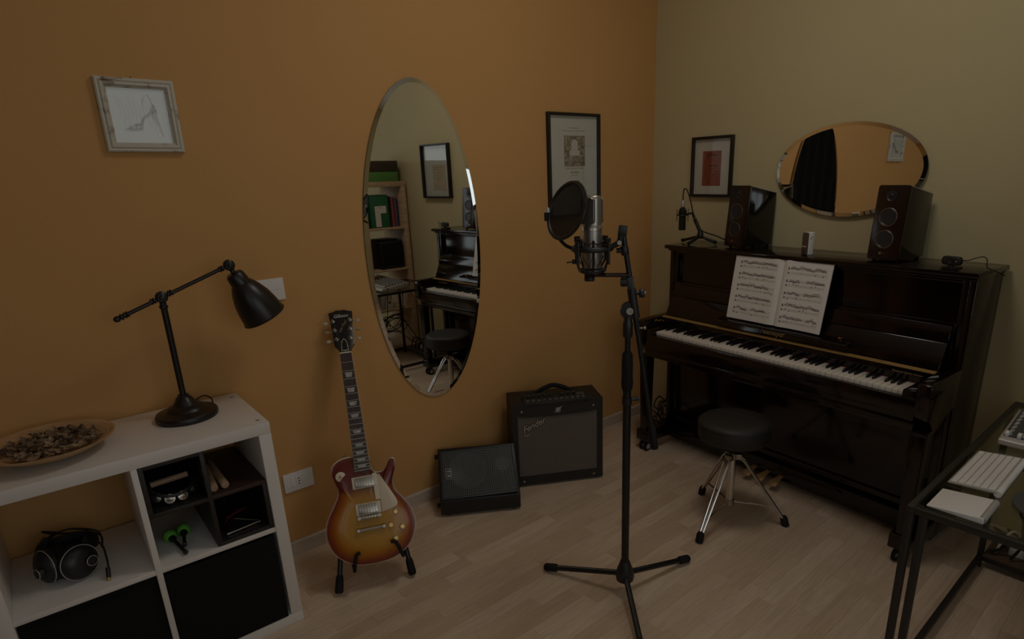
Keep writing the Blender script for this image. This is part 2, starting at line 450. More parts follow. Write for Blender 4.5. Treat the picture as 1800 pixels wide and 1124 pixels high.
# laminate floor: every strip its own piece near the camera, the rest joined
def lay_floor():
    rng = random.Random(11)
    cs = []
    sw = 0.064
    y = -0.0; row = 0
    ct = cam.matrix_basis.inverted()
    f = 1083.23
    while y - sw > ROOM_Y0 - 0.02:
        x = ROOM_X0 - rng.random()*0.35
        while x < 0.1:
            ln = rng.choice([0.26, 0.31, 0.36, 0.41, 0.46])
            x0, x1 = max(x, ROOM_X0), x+ln
            yc = y - sw/2
            lim = -WS/WC*(-(y-sw)) - 0.0
            x1 = min(x1, lim)
            if x1 - x0 > 0.03:
                cs.append((x0, x1, y-sw, y))
            x += ln
        y -= sw; row += 1
    def score(c):
        pts = [((c[0]+c[1])/2, (c[2]+c[3])/2), (c[0], c[2]), (c[1], c[3]), (c[0], c[3]), (c[1], c[2])]
        best = 0
        for px, py in pts:
            q = ct @ Vector((px, py, 0))
            if q.z > -0.1: continue
            X = 955.7 + f*q.x/-q.z; Y = 650 - f*q.y/-q.z
            if -10 < X < 1810 and 400 < Y < 1134:
                # hidden under the shelf or behind the piano does not show
                if px < -2.45 and py > -0.42: continue
                if px > -0.33 and py < -0.35: continue
                best = max(best, (c[1]-c[0])*0.064/(q.z*q.z))
        return best
    cs.sort(key=score, reverse=True)
    vis = [c for c in cs if score(c) > 0][:300]
    vset = set(vis)
    rest = [c for c in cs if c not in vset]
    g = 0.00018
    def piece(B, x0, x1, y0, y1):
        e = 0.0007
        B.add([(x0+g,y0+g,-0.0025), (x1-g,y0+g,-0.0025), (x1-g,y1-g,-0.0025), (x0+g,y1-g,-0.0025),
               (x0+g,y0+g,-0.0006), (x1-g,y0+g,-0.0006), (x1-g,y1-g,-0.0006), (x0+g,y1-g,-0.0006),
               (x0+g+e,y0+g+e,0), (x1-g-e,y0+g+e,0), (x1-g-e,y1-g-e,0), (x0+g+e,y1-g-e,0)],
              [(0,3,2,1)] + [(i, (i+1) % 4, 4+(i+1) % 4, 4+i) for i in range(4)] + [(4+i, 4+(i+1) % 4, 8+(i+1) % 4, 8+i) for i in range(4)] + [(8,9,10,11)])
    cache = {}
    for c in vis:
        ln = round(c[1]-c[0], 4)
        if ln not in cache:
            B = MB(); piece(B, -ln/2, ln/2, -sw/2, sw/2); cache[ln] = B.mesh('plank', smooth=0)
        link('plank', cache[ln], M_floor, floor, loc=((c[0]+c[1])/2, (c[2]+c[3])/2, 0))
    B = MB(); tones = []
    for c in rest:
        piece(B, *c); t = rng.random(); tones += [t]*10
    me = bpy.data.meshes.new('planks_beyond'); me.from_pydata(B.v, [], B.f)
    at = me.attributes.new('tone', 'FLOAT', 'FACE'); at.data.foreach_set('value', tones)
    link('planks_beyond', me, M_floor, floor, kind='stuff')
lay_floor()

# added, unseen ceiling lamp for light from above: opal dome on a white rim
M_opal = bpy.data.materials.new('opal_glass_lit'); M_opal.use_nodes = True
_b = M_opal.node_tree.nodes['Principled BSDF']
_b.inputs['Base Color'].default_value = (0.9, 0.88, 0.84, 1)
_b.inputs['Emission Color'].default_value = (1.0, 0.93, 0.84, 1)
_b.inputs['Emission Strength'].default_value = 27.0
t = thing('added_ceiling_lamp', 'round opal ceiling lamp added out of view for overhead light', 'lamp', (-1.36, -1.28, ROOM_H))
MB().lathe([(0.30, 0.0), (0.30, -0.03), (0.28, -0.035), (0.28, 0.0)], 48).build('lamp_rim', M_wplastic, t)
MB().lathe([(0.279, -0.03), (0.26, -0.06), (0.19, -0.09), (0.10, -0.104), (0.0, -0.108)], 48).build('lamp_dome', M_opal, t)

# ================================================================== white cube shelf and what is in it
SH_LOC = (-2.4327, -0.0304, 0.0); SH_ROT = R(-1.4116)
_sr = Matrix.Rotation(SH_ROT, 3, 'Z')
def shw(x, y, z):
    return Vector(SH_LOC) + _sr @ Vector((x, y, z))
CELL, TH, DV = 0.335, 0.0385, 0.0165
SW = 2*CELL + 2*TH + DV
t = thing('cube_shelf', 'low white two by two cube shelf against the orange wall', 'shelf', SH_LOC, (0,0,SH_ROT))
MB().box(-SW, 0, -0.39, 0, SW-TH, SW).build('top_panel', M_white, t, bevel=0.0012)
MB().box(-SW, 0, -0.39, 0, 0, TH).build('bottom_panel', M_white, t, bevel=0.0012)
MB().box(-TH, 0, -0.39, 0, TH, SW-TH).build('side_panel', M_white, t, bevel=0.0012)
MB().box(-SW, -SW+TH, -0.39, 0, TH, SW-TH).build('side_panel', M_white, t, bevel=0.0012)
MB().box(-TH-CELL-DV, -TH-CELL, -0.388, 0, TH, SW-TH).build('upright_divider', M_white, t, bevel=0.001)
for x0 in (-TH-CELL, -SW+TH):
    MB().box(x0, x0+CELL, -0.387, 0, TH+CELL, TH+CELL+DV).build('shelf_board', M_white, t, bevel=0.001)
for x, y in ((-0.024, -0.045), (-0.024, -0.350)):
    B = MB(); B.prism([(x+0.007*math.cos(a*PI/6), y+0.0035*math.sin(a*PI/6)) for a in range(12)], SW, SW+0.0006)
    B.build('screw_hole', M_brownlid, t)
ZM = TH + CELL + DV     # top of the middle board

def drawer_box(label, x0, x1, yf):
    r = thing('storage_box', label, 'box', shw((x0+x1)/2, -0.2, TH), (0,0,SH_ROT), 'black boxes in the lower cubes')
    B = MB(); h = CELL-0.008; w = (x1-x0)/2; d = yf+0.2
    B.box(-w, w, -0.195+0.2+0.17, -0.195+0.2+0.18, 0.004, h); B.box(-w, -w+0.006, d, 0.18, 0.004, h); B.box(w-0.006, w, d, 0.18, 0.004, h)
    B.box(-w+0.006, w-0.006, d, 0.175, 0.001, 0.007)
    B.build('box_body', M_blackfab, r, bevel=0.001)
    F = MB(); F.box(-w, w, d-0.006, d, 0.001, h); F.build('box_front', M_blackfab, r, bevel=0.002)
    F = MB(); F.box(-w+0.004, w-0.004, d-0.0075, d-0.006, h-0.018, h-0.014); F.build('seam', M_blackfab, r)
drawer_box('black fabric box set back in the lower left cube of the white shelf', -SW+TH+0.004, -SW+TH+CELL-0.004, -0.368)
drawer_box('black fabric box filling the lower right cube of the white shelf', -TH-CELL+0.003, -TH-0.010, -0.386)

# black divider insert in the upper right cube
ix0, ix1 = -TH-CELL+0.001, -TH-0.002; iz0, iz1 = ZM+0.0005, SW-TH-0.001; tk = 0.013
xm = (ix0+ix1)/2 - 0.006; zm = iz0 + 0.165
t = thing('shelf_insert', 'black brown four compartment insert in the upper right cube', 'shelf insert', shw((ix0+ix1)/2, -0.2, iz0), (0,0,SH_ROT))
fo = off(((ix0+ix1)/2, -0.2, iz0))
yf, yb = -0.384, -0.02
def ins(name, x0, x1, z0, z1, m=M_blackfoil, y0=yf, y1=yb):
    MB(fo).box(x0, x1, y0, y1, z0, z1).build(name, m, t, bevel=0.0008)
ins('side_wall', ix0, ix0+tk, zm, iz1)
ins('top_board', ix0+tk, xm, iz1-tk, iz1)
ins('upright_wall', xm, xm+tk, iz0, iz1)
ins('middle_board', ix0+tk, xm, zm, zm+tk)
ins('middle_board', xm+tk, ix1, zm, zm+tk, M_brownfoil)
ins('side_wall', ix1-tk, ix1, iz0, zm)
ins('bottom_board', xm+tk, ix1-tk, iz0, iz0+tk)
ins('back_board', ix0+tk, xm, zm+tk, iz1-tk, M_blackfoil, yb-0.005, yb)
ins('back_board', xm+tk, ix1-tk, iz0+tk, zm, M_blackfoil, yb-0.005, yb)

# headless tambourine, claves, maracas, triangle
fz = zm + tk
tl = shw(xm-0.079, -0.285, fz+0.048)
t = thing('hand_tambourine', 'black half moon hand tambourine with metal jingles and wooden grip', 'tambourine', tl, (R(24), 0, SH_ROT+R(5)))
arc = [(-0.064*math.cos(a)*1.0, -0.070*math.sin(a), 0) for a in [PI*k/20 for k in range(21)]]
B = MB(); B.tube([(-0.064, 0.0, 0)] + arc + [(0.064, 0.0, 0)], 0.0075, 8, flat=1.9); B.build('tambourine_shell', M_bplastic, t)
MB().tube([(-0.052, 0.006, 0.002), (0.052, 0.006, 0.002)], 0.0095, 12).build('tambourine_grip', M_clave, t)
for a in (0.25, 0.75, 1.25, 1.75, 2.3, 2.8):
    c = Vector((-0.064*math.cos(a), -0.070*math.sin(a), 0)); d = Vector((-math.cos(a), -math.sin(a), 0))
    for s in (-1, 1):
        MB().lathe([(0.0, 0.0016), (0.004, 0.0015), (0.007, 0.0), (0.0145, -0.0008), (0.0, -0.0012)], 16, c + d*0.008 + Vector((0,0,s*0.004)), (d + Vector((0,0,0.9*s))).normalized()).build('jingle', M_nickel, t)
for (hx, hy), (ex, ey), lab in (((-2.629, -0.386), (-2.607, -0.20), 'left of the two round wooden claves lying side by side'),
                               ((-2.596, -0.386), (-2.590, -0.165), 'right of the two round wooden claves lying side by side')):
    p0 = Vector((hx, hy, fz+0.0125)); p1 = Vector((ex, ey, fz+0.0125)); d = (p1-p0).normalized()
    o = MB(off(p0)).tube([p0, p0+d*0.003, p1-d*0.003, p1], [0.0105, 0.0122, 0.0122, 0.0105], 20).build('clave', M_clave, loc=p0)
    tag(o, lab + ' in the insert', 'percussion stick', 'claves')
for c, e, lab in (((-2.760, -0.262), (-2.742, -0.385), 'left green ball shaker with black handle, resting under the other one'),
                  ((-2.718, -0.252), (-2.737, -0.352), 'right green ball shaker with black handle, crossing over the left one')):
    top = 0.004 if 'right' in lab[:6] else 0
    p0 = Vector((c[0], c[1], ZM+0.0215)); p1 = Vector((e[0], e[1], ZM+0.010 + top*2.5)); d = (p1-p0).normalized()
    t = thing('ball_shaker', lab, 'shaker', (p0.x, p0.y, ZM), (0,0,0), 'green ball shakers')
    f_ = off((p0.x, p0.y, ZM))
    MB(f_).ball(p0, 0.0205, 20, 14).build('shaker_ball', M_green, t)
    B = MB(f_); B.lathe([(0.011, 0.012), (0.0115, 0.024), (0.008, 0.030), (0.0055, 0.034), (0.0052, (p1-p0).length-0.012), (0.0075, (p1-p0).length-0.006), (0.007, (p1-p0).length), (0.0, (p1-p0).length+0.003)], 14, p0, d)
    B.build('shaker_handle', M_bplastic, t)
tz = ZM + tk
A1, A2, A3 = Vector((-2.625, -0.385, tz+0.007)), Vector((-2.505, -0.372, tz+0.007)), Vector((-2.577, -0.285, tz+0.006))
t = thing('triangle_instrument', 'steel triangle with red cord in the lower right compartment', 'triangle', (-2.57, -0.35, tz))
f_ = off((-2.57, -0.35, tz))
def near(a, b_, k): return a.lerp(b_, k)
pts = [near(A1,A2,0.04)] + [near(A1,A2,k) for k in (0.5, 0.93)] + [near(A2,A3,0.08), near(A2,A3,0.5), near(A2,A3,0.92), near(A3,A1,0.08), near(A3,A1,0.5), near(A3,A1,0.88)]
MB(f_).tube(pts, 0.0042, 10).build('triangle_rod', M_chrome, t)
B = MB(f_); B.tube([A1+Vector((0.012,-0.004,0.004)), A2+Vector((-0.016,-0.008,0.004))], 0.0032, 8); B.build('beater', M_chrome, t)
B = MB(f_); B.tube(spline([A3+Vector((0,0,0.005)), A3+Vector((-0.02,-0.02,0.018)), A3+Vector((0.03,-0.01,0.022)), A3+Vector((0.055,0.02,0.012)), A3+Vector((0.01,0.005,0.016)), A3+Vector((-0.03,-0.03,0.006))], 6), 0.0013, 6)
B.build('cord_loop', M_redcord, t)

# headphones on the middle shelf, left cube
HB = Vector((-3.026, -0.288, ZM))
t = thing('headphones', 'black studio headphones with grey rings on the shelf', 'headphones', HB)
t.scale = (1.12, 1.12, 1.12)
def cup(c, d, r=0.046):
    c = Vector(c); d = Vector(d).normalized()
    p = MB().lathe([(0.0, -0.048), (r*0.55, -0.048), (r*0.92, -0.046), (r*1.0, -0.034), (r*0.98, -0.022), (r*0.86, -0.018)], 32, c, d).build('ear_pad', M_blackmatte, t)
    s = MB().lathe([(r*0.9, -0.02), (r*0.98, -0.014), (r*0.985, -0.004), (r*0.90, 0.004), (r*0.55, 0.013), (r*0.30, 0.015), (0.0, 0.015)], 36, c, d).build('ear_cup', M_bplastic, t)
    up = Vector((0,0,1)); e1 = up.cross(d).normalized(); e2 = d.cross(e1)
    MB().tube(circle_pts(c + d*(-0.003), r*0.985, 40, e1, e2), 0.0012, 8, closed=True).build('cup_ring', M_silver, s)
    h = c + d*0.016 + e1*0.016 - e2*0.002
    k = MB().lathe([(0.013, -0.004), (0.014, 0.006), (0.012, 0.010), (0.0, 0.010)], 24, h, d).build('pivot_cap', M_bplastic, s)
    MB().tube(circle_pts(h + d*0.009, 0.0128, 28, e1, e2), 0.001, 6, closed=True).build('pivot_ring', M_silver, s)
    return e1, e2
cR = Vector((0.028, -0.012, 0.050)); dR = Vector((0.38, -0.88, 0.16))
cL = Vector((-0.046, 0.028, 0.050)); dL = Vector((-0.93, -0.42, 0.08))
cup(cR, dR); cup(cL, dL)
band = spline([cR+Vector((0.02,0.03,0.035)), Vector((0.072,0.080,0.056)), Vector((0.03,0.125,0.060)), Vector((-0.03,0.118,0.062)), cL+Vector((0.01,0.055,0.040))], 8)
MB().tube(band, 0.0085, 10, flat=2.2).build('headband', M_blackmatte, t)
for s in (-1, 1):
    B = MB(); B.tube(spline([cL+Vector((-0.01,0.02+0.012*s,0.03)), Vector((-0.04,0.09+0.01*s,0.088)), Vector((0.02,0.105,0.100)), Vector((0.082,0.062+0.01*s,0.082)), cR+Vector((0.052,0.0,0.022))], 8), 0.0022, 8)
    B.build('wire_bow', M_black, t)
B = MB(); B.tube(spline([cL+Vector((0.03,0.05,0.06)), Vector((0.0,0.12,0.092)), Vector((-0.032,0.13,0.104)), Vector((-0.01,0.09,0.106)), Vector((0.04,0.05,0.104)), Vector((0.078,0.0,0.080)), Vector((0.082,-0.035,0.05)), Vector((0.079,-0.05,0.022))], 8), 0.0024, 8)
B.build('headphone_cable', M_blackmatte, t)
pj = MB(); pj.lathe([(0.0045, 0), (0.0055, 0.002), (0.0055, 0.026), (0.004, 0.028)], 14, (0.0785, -0.050, 0.030), (-0.06, -0.20, -0.35)); pj.build('plug_sleeve', M_bplastic, t)
pj = MB(); pj.lathe([(0.0045, 0.026), (0.0045, 0.033), (0.0028, 0.034), (0.0028, 0.05), (0.0020, 0.051), (0.003, 0.055), (0.0012, 0.060), (0.0, 0.0605)], 12, (0.0785, -0.050, 0.030), (-0.06, -0.20, -0.35)); pj.build('jack_plug', M_brass, t)

# bamboo dish with potpourri on top of the shelf
DC = Vector((-2.985, -0.222, SW))
prof = [(0.0, 0.0), (0.055, 0.0), (0.062, 0.002), (0.11, 0.017), (0.158, 0.043), (0.161, 0.047), (0.158, 0.048), (0.11, 0.025), (0.06, 0.0115), (0.0, 0.010)]
o = MB().lathe(prof, 64).build('bamboo_dish', M_wood, loc=DC)
# turned rings of the coiled bamboo
def dish_mat():
    m = M_wood; nt = m.node_tree; b = nt.nodes['Principled BSDF']
    tc = nt.nodes.new('ShaderNodeTexCoord'); w = nt.nodes.new('ShaderNodeTexWave'); w.wave_type = 'RINGS'; w.rings_direction = 'Z'
    w.inputs['Scale'].default_value = 26; bp = nt.nodes.new('ShaderNodeBump'); bp.inputs['Strength'].default_value = 0.35; bp.inputs['Distance'].default_value = 0.002
    nt.links.new(tc.outputs['Object'], w.inputs['Vector']); nt.links.new(w.outputs['Fac'], bp.inputs['Height']); nt.links.new(bp.outputs['Normal'], b.inputs['Normal'])
dish_mat()
tag(o, 'wide round bamboo dish holding dried petals on the white shelf', 'dish')
def petal_mesh(seed):
    rg = random.Random(seed); n, m = 6, 4
    L, W_ = rg.uniform(0.020, 0.038), rg.uniform(0.012, 0.020); cu, cv = rg.uniform(0.3, 1.4), rg.uniform(0.5, 1.6); vs_ = []
    for side in (0, 1):
        for i in range(n+1):
            for j in range(m+1):
                a, b_ = i/n-0.5, j/m-0.5
                w = W_*math.sqrt(max(0.04, 1-(2*a)**2*0.96))
                z = 0.012*(cu*(a*a*2) + cv*b_*b_*1.5) + rg.uniform(-0.0008, 0.0008)*(1-side)
                vs_.append((a*L, b_*w, z - side*0.0012))
    k = (n+1)*(m+1); fs = []
    for i in range(n):
        for j in range(m):
            q = (i*(m+1)+j, (i+1)*(m+1)+j, (i+1)*(m+1)+j+1, i*(m+1)+j+1)
            fs += [q, tuple(x+k for x in q)[::-1]]
    def rim(a, c): fs.append((a, c, c+k, a+k))
    for i in range(n): rim((i+1)*(m+1), i*(m+1)); rim(i*(m+1)+m, (i+1)*(m+1)+m)
    for j in range(m): rim(j, j+1); rim(n*(m+1)+j+1, n*(m+1)+j)
    B = MB(); B.add(vs_, fs); return B
pm = [mat('dried_petal_'+n, c, 0.8, var=(60, c2, 0.4, 0.65)) for n, c, c2 in (('tan', (0.34, 0.235, 0.135), (0.22, 0.14, 0.08)), ('brown', (0.21, 0.13, 0.07), (0.12, 0.07, 0.04)), ('dark', (0.07, 0.042, 0.025), (0.12, 0.07, 0.04)), ('pale', (0.38, 0.27, 0.15), (0.24, 0.16, 0.09)))]
petals = [petal_mesh(i).mesh('dried_petal') for i in range(8)]
for i, me in enumerate(petals): me.materials.append(pm[i % 4])
rg = random.Random(5)
for i in range(150):
    a = rg.uniform(0, 2*PI); rr = 0.110*math.sqrt(rg.random())
    h = 0.021 + max(0, rr-0.06)*0.30 + max(0.0, 0.028*(1-(rr/0.105)**2))*rg.uniform(0.25, 1.0)
    o = link('dried_petal', petals[i % 8], None, loc=DC + Vector((rr*math.cos(a)+0.004, rr*math.sin(a), h+0.003)), rot=(rg.uniform(-0.55, 0.55), rg.uniform(-0.45, 0.45), rg.uniform(0, 6.28)))
    tag(o, 'curled dried potpourri petal heaped in the round bamboo dish', 'dried petal', 'potpourri in the bamboo dish')

# ================================================================== desk lamp
LB = Vector((-2.622, -0.175, SW))
t = thing('desk_lamp', 'black jointed desk lamp with bell shade on the white shelf', 'lamp', LB)
MB().lathe([(0.0, 0), (0.090, 0), (0.0925, 0.004), (0.0925, 0.016), (0.089, 0.021), (0.070, 0.025), (0.060, 0.029), (0.056, 0.036), (0.046, 0.042), (0.036, 0.046), (0.030, 0.056), (0.022, 0.070), (0.0165, 0.074), (0.0165, 0.079), (0.0, 0.079)], 48).build('lamp_base', M_bronze, t)
MB().lathe([(0.0095, 0.075), (0.0095, 0.365), (0.0125, 0.368), (0.0125, 0.374), (0.0095, 0.377), (0.0095, 0.385)], 20).build('lamp_pole', M_bronze, t)
J = Vector((0, 0, 0.402)); AL = Vector((-0.126, 0, 0.354)); AR = Vector((0.210, 0, 0.477))
ad = (AR-AL).normalized()
def jring(c, parent):
    o = MB().lathe([(0.0, -0.010), (0.012, -0.010), (0.0175, -0.006), (0.0185, 0), (0.0175, 0.006), (0.012, 0.010), (0.0, 0.010)], 24, c, (0,1,0)).build('joint', M_bronze, parent)
    MB().lathe([(0.009, 0.009), (0.009, 0.014), (0.005, 0.017), (0.0, 0.017)], 16, c, (0,-1,0)).build('joint_screw', M_bronze, o)
jring(J, t); jring(AR, t)
B = MB(); B.tube([AL + ad*0.012, AR - ad*0.012], 0.0062, 14); B.build('lamp_arm', M_bronze, t)
for c in (J - ad*0.027, J + ad*0.027, AR - ad*0.027, AL + ad*0.026):
    MB().lathe([(0.006, -0.007), (0.0098, -0.006), (0.0098, -0.003), (0.0075, 0.0), (0.0098, 0.003), (0.0098, 0.006), (0.006, 0.007)], 18, c, ad).build('arm_collar', M_bronze, t)
MB().lathe([(0.0, -0.012), (0.006, -0.010), (0.0095, -0.003), (0.009, 0.004), (0.005, 0.007), (0.010, 0.010), (0.010, 0.014), (0.006, 0.017)], 18, AL, ad).build('arm_finial', M_bronze, t)
S0 = Vector((0.219, 0, 0.451)); S1 = Vector((0.2935, 0, 0.291)); sd = (S1-S0).normalized(); SLn = (S1-S0).length
B = MB(); B.tube([AR, S0+sd*0.006], 0.008, 14); B.build('shade_neck', M_bronze, t)
sp = [(0.010, 0), (0.024, 0.003), (0.029, 0.010), (0.0315, 0.041), (0.037, 0.046), (0.049, 0.068), (0.061, 0.100), (0.068, 0.135), (0.0715, SLn-0.006), (0.0745, SLn-0.003), (0.0745, SLn), (0.0715, SLn), (0.066, 0.135), (0.059, 0.100), (0.048, 0.072), (0.030, 0.045)]
sh = MB().lathe(sp, 48, S0, sd).build('lamp_shade', M_bronze, t)
e1 = Vector((0,1,0)); e2 = sd.cross(e1)
for k in range(12):
    a = 2*PI*k/12; d = e1*math.cos(a) + e2*math.sin(a)
    MB().cyl(S0 + sd*0.0475 + d*0.0352, S0 + sd*0.047 + d*0.0375, 0.0022, n=10).build('vent_hole', M_nickel if k in (3,4) else M_blackmatte, sh)
MB().lathe([(0.0, 0.0), (0.013, 0.002), (0.013, 0.03), (0.022, 0.05), (0.025, 0.066), (0.018, 0.082), (0.0, 0.088)], 20, S0 + sd*0.05, sd).build('bulb', M_wplastic, t)
MB().tube(spline([(0.085, 0.02, 0.012), (0.088, 0.045, 0.030), (0.075, 0.075, 0.036), (0.055, 0.100, 0.022), (0.03, 0.125, 0.004), (0.0, 0.137, 0.003)], 8), 0.0022, 8).build('lamp_cable', M_blackmatte, t)

# ================================================================== things on the orange wall
def plate(name, label, cx, cz, w, h):
    r = thing(name, label, 'wall plate', (cx, 0, cz))
    B = MB(); B.prism(rrect(-w/2, w/2, -h/2, h/2, 0.004), -0.009, 0, 'y'); B.build('cover_plate', M_wplastic, r, bevel=0.0015)
    return r
r = plate('wall_socket', 'white wall socket plate low on the orange wall between shelf and guitar', -2.2546, 0.328, 0.12, 0.08)
for k in (-1, 0, 1):
    B = MB(); B.prism(rrect(k*0.0225-0.0108, k*0.0225+0.0108, -0.0225, 0.0225, 0.001), -0.0105, -0.009, 'y'); m_ = B.build('socket_module', M_wplastic, r, bevel=0.0006)
    if k == 0:
        for dz in (-0.012, 0, 0.012):
            MB().cyl((0, -0.0113, dz), (0, -0.0104, dz), 0.0028, n=12).build('socket_hole', M_blackmatte, m_)
r = plate('blank_wall_plate', 'white blank wall plate on the orange wall behind the lamp shade', -2.251, 1.113, 0.12, 0.082)
B = MB(); B.box(-0.045, 0.045, -0.0095, -0.009, -0.0005, 0.0005); B.build('plate_groove', M_silver, r)

def frame_sides(B, w, h, prof):
    """mitred frame: prof = [(inset from the outer edge, depth off the wall)] closed profile"""
    n = len(prof); vs_ = []
    for ins_, d in prof:
        x, z = w/2-ins_, h/2-ins_
        vs_ += [(-x, -d, -z), (x, -d, -z), (x, -d, z), (-x, -d, z)]
    fs = []
    for i in range(n):
        j = (i+1) % n
        for k in range(4):
            l = (k+1) % 4
            fs.append((i*4+k, i*4+l, j*4+l, j*4+k))
    B.add(vs_, fs)

# small white distressed frame with a shoe picture
r = thing('picture_frame', 'small square distressed white frame with a pale high heel picture', 'picture', (-2.5435, 0, 1.706), (0, R(0.7), 0))
B = MB(); frame_sides(B, 0.212, 0.214, [(0, 0.001), (0, 0.016), (0.004, 0.020), (0.009, 0.0195), (0.011, 0.016), (0.014, 0.021), (0.020, 0.022), (0.023, 0.018), (0.0255, 0.014), (0.028, 0.013), (0.028, 0.001)])
B.build('frame_moulding', M_distress, r, smooth=20)
MB().box(-0.0785, 0.0785, -0.006, -0.002, -0.0795, 0.0795).build('picture_card', M_paper, r)
MB().box(-0.0785, 0.0785, -0.0105, -0.0095, -0.0795, 0.0795).build('picture_glass', M_glass, r, smooth=0)
M_shoe = mat('shoe_relief', (0.30, 0.22, 0.17), 0.9, bump=(700, 0.8, 0.002), var=(160, (0.60, 0.52, 0.45), 0.42, 0.62))
M_faint = mat('pale_sketch', (0.52, 0.47, 0.44), 0.9)
sole = spline([(-0.048,-0.040,0), (-0.030,-0.043,0), (-0.004,-0.041,0), (0.004,-0.026,0), (0.008,-0.012,0), (0.022,0.000,0), (0.036,0.004,0), (0.045,0.006,0), (0.047,0.022,0), (0.040,0.036,0), (0.032,0.022,0), (0.024,0.010,0), (0.012,0.002,0), (0.003,-0.008,0), (-0.004,-0.020,0), (-0.018,-0.024,0), (-0.034,-0.032,0)], 4, True)
B = MB(); B.prism([(p.x, p.y) for p in sole], -0.0085, -0.006, 'y'); B.build('shoe_motif', M_shoe, r)
B = MB(); B.prism([(0.030, 0.003), (0.045, 0.006), (0.056, -0.060), (0.052, -0.060), (0.044, -0.03)], -0.0066, -0.006, 'y'); B.build('shoe_heel', M_faint, r)
B = MB(); B.tube(spline([(0.012,-0.0063,0.03), (0.016,-0.0063,0.052), (0.030,-0.0063,0.062), (0.036,-0.0063,0.045), (0.038,-0.0063,0.034)], 6), 0.0012, 6); B.build('ankle_strap', M_faint, r)
for k in range(9):
    B = MB(); B.tube(spline([(-0.06+0.012*k, -0.0062, 0.055-0.01*(k % 3)), (-0.05+0.010*k, -0.0062, 0.02-0.012*(k % 2)), (-0.058+0.012*k, -0.0062, -0.01-0.02*(k % 3))], 5), 0.0004, 5); B.build('embroidery_line', M_faint, r)
MB().cyl((-0.005, 0.0, 0.111), (-0.005, -0.012, 0.113), 0.0016, n=8).build('hanging_nail', M_nickel, r)

def print_frame(name, label, loc, rotz, w, h, fw=0.014, depth=0.022):
    r = thing(name, label, 'picture', loc, (0,0,rotz))
    B = MB(); frame_sides(B, w, h, [(0, 0.001), (0, depth), (fw*0.2, depth+0.001), (fw*0.8, depth+0.001), (fw, depth-0.001), (fw, 0.001)])
    B.build('frame_moulding', M_blackframe, r, bevel=0.0008)
    MB().box(-w/2+fw, w/2-fw, -0.006, -0.002, -h/2+fw, h/2-fw).build('mount_card', M_mat, r)
    MB().box(-w/2+fw, w/2-fw, -0.014, -0.0125, -h/2+fw, h/2-fw).build('picture_glass', M_glass, r, smooth=0)
    return r
def textlines(r, m, cx, cz, rows, name='printed_lines', y=-0.0063):
    """rows = (dz, total width, words)"""
    rg = random.Random(int(1000*cz+50)); B = MB()
    for dz, wd, nw, hh in rows:
        x = cx-wd/2; n = max(1, nw)
        for k in range(n):
            ww = wd/n*rg.uniform(0.65, 0.92)
            B.box(x, x+ww, y, -0.0058, cz+dz-hh/2, cz+dz+hh/2); x += wd/n
    B.build(name, m, r, smooth=0)
# large print on the orange wall
w_, h_ = 0.365, 0.505
r = print_frame('picture_frame', 'tall black framed old engraved title page on the orange wall behind the microphone', (-0.6515, 0, 1.5285), 0, w_, h_)
ex, ez, ew_, eh_ = 0.006, 0.072, 0.146, 0.147
M_engr = mat('engraving_tone', (0.20, 0.165, 0.11), 0.9, var=(75, (0.46, 0.40, 0.30), 0.42, 0.60))
MB().box(ex-ew_/2, ex+ew_/2, -0.0066, -0.006, ez-eh_/2, ez+eh_/2).build('engraving', M_engr, r, smooth=0)
B = MB(); frame_sides(B, ew_, eh_, [(0, 0.0060), (0, 0.0072), (0.003, 0.0072), (0.003, 0.0060)]); o = B.build('engraving_border', M_sepia, r, loc=(ex, 0, ez))
arch = [(-0.022, -0.03)] + [(-0.022*math.cos(a), 0.028+0.022*math.sin(a)) for a in [PI*k/10 for k in range(11)]] + [(0.022, -0.03)]
B = MB(); B.prism([(ex+p[0], ez+0.016+p[1]*0.8) for p in arch], -0.0071, -0.0066, 'y'); B.build('engraving_arch', M_mat, r)
B = MB(); B.prism([(ex-0.036, ez-0.022), (ex+0.036, ez-0.022), (ex+0.036, ez+0.002), (ex-0.036, ez+0.002)], -0.0073, -0.0066, 'y'); B.build('engraving_cartouche', M_mat, r)
for s in (-1, 1):
    B = MB()
    B.prism([(ex+s*0.045+0.006*math.cos(k*PI/6), ez+0.035+0.022*math.sin(k*PI/6)) for k in range(12)], -0.0071, -0.0066, 'y'); B.build('engraving_figure', M_sepia, r)
textlines(r, M_sepia, ex, 0.160, [(0.022, 0.07, 4, 0.0035), (0.008, 0.16, 9, 0.003)])
textlines(r, M_sepia, ex, -0.02, [(0.008, 0.13, 9, 0.003), (-0.012, 0.06, 3, 0.006), (-0.026, 0.05, 3, 0.0035), (-0.056, 0.07, 3, 0.008), (-0.10, 0.06, 3, 0.003)])

# tall oval mirror
def oval_mirror(name, label, loc, rot, a, b_, bev=0.018):
    r = thing(name, label, 'mirror', loc, rot)
    n = 128
    def ring(k, y): return [((a-k)*math.cos(2*PI*i/n), y, (b_-k)*math.sin(2*PI*i/n)) for i in range(n)]
    B = MB(); B.add(ring(bev, -0.0062), [tuple(range(n))]); B.build('mirror_glass', M_mirror, r, smooth=0)
    B = MB(); v1 = ring(0.0, -0.0035); v2 = ring(bev, -0.0062)
    B.add(v1+v2, [(i, (i+1) % n, n+(i+1) % n, n+i) for i in range(n)]); B.build('bevelled_edge', M_mirror_edge, r, smooth=60)
    B = MB(); v0 = ring(0.0, -0.0035); v3 = ring(0.0, 0.0)
    B.add(v0+v3, [(i, (i+1) % n, n+(i+1) % n, n+i) for i in range(n)] + [tuple(range(n, 2*n))]); B.build('mirror_backing', M_mirror_back, r, smooth=60)
    return r
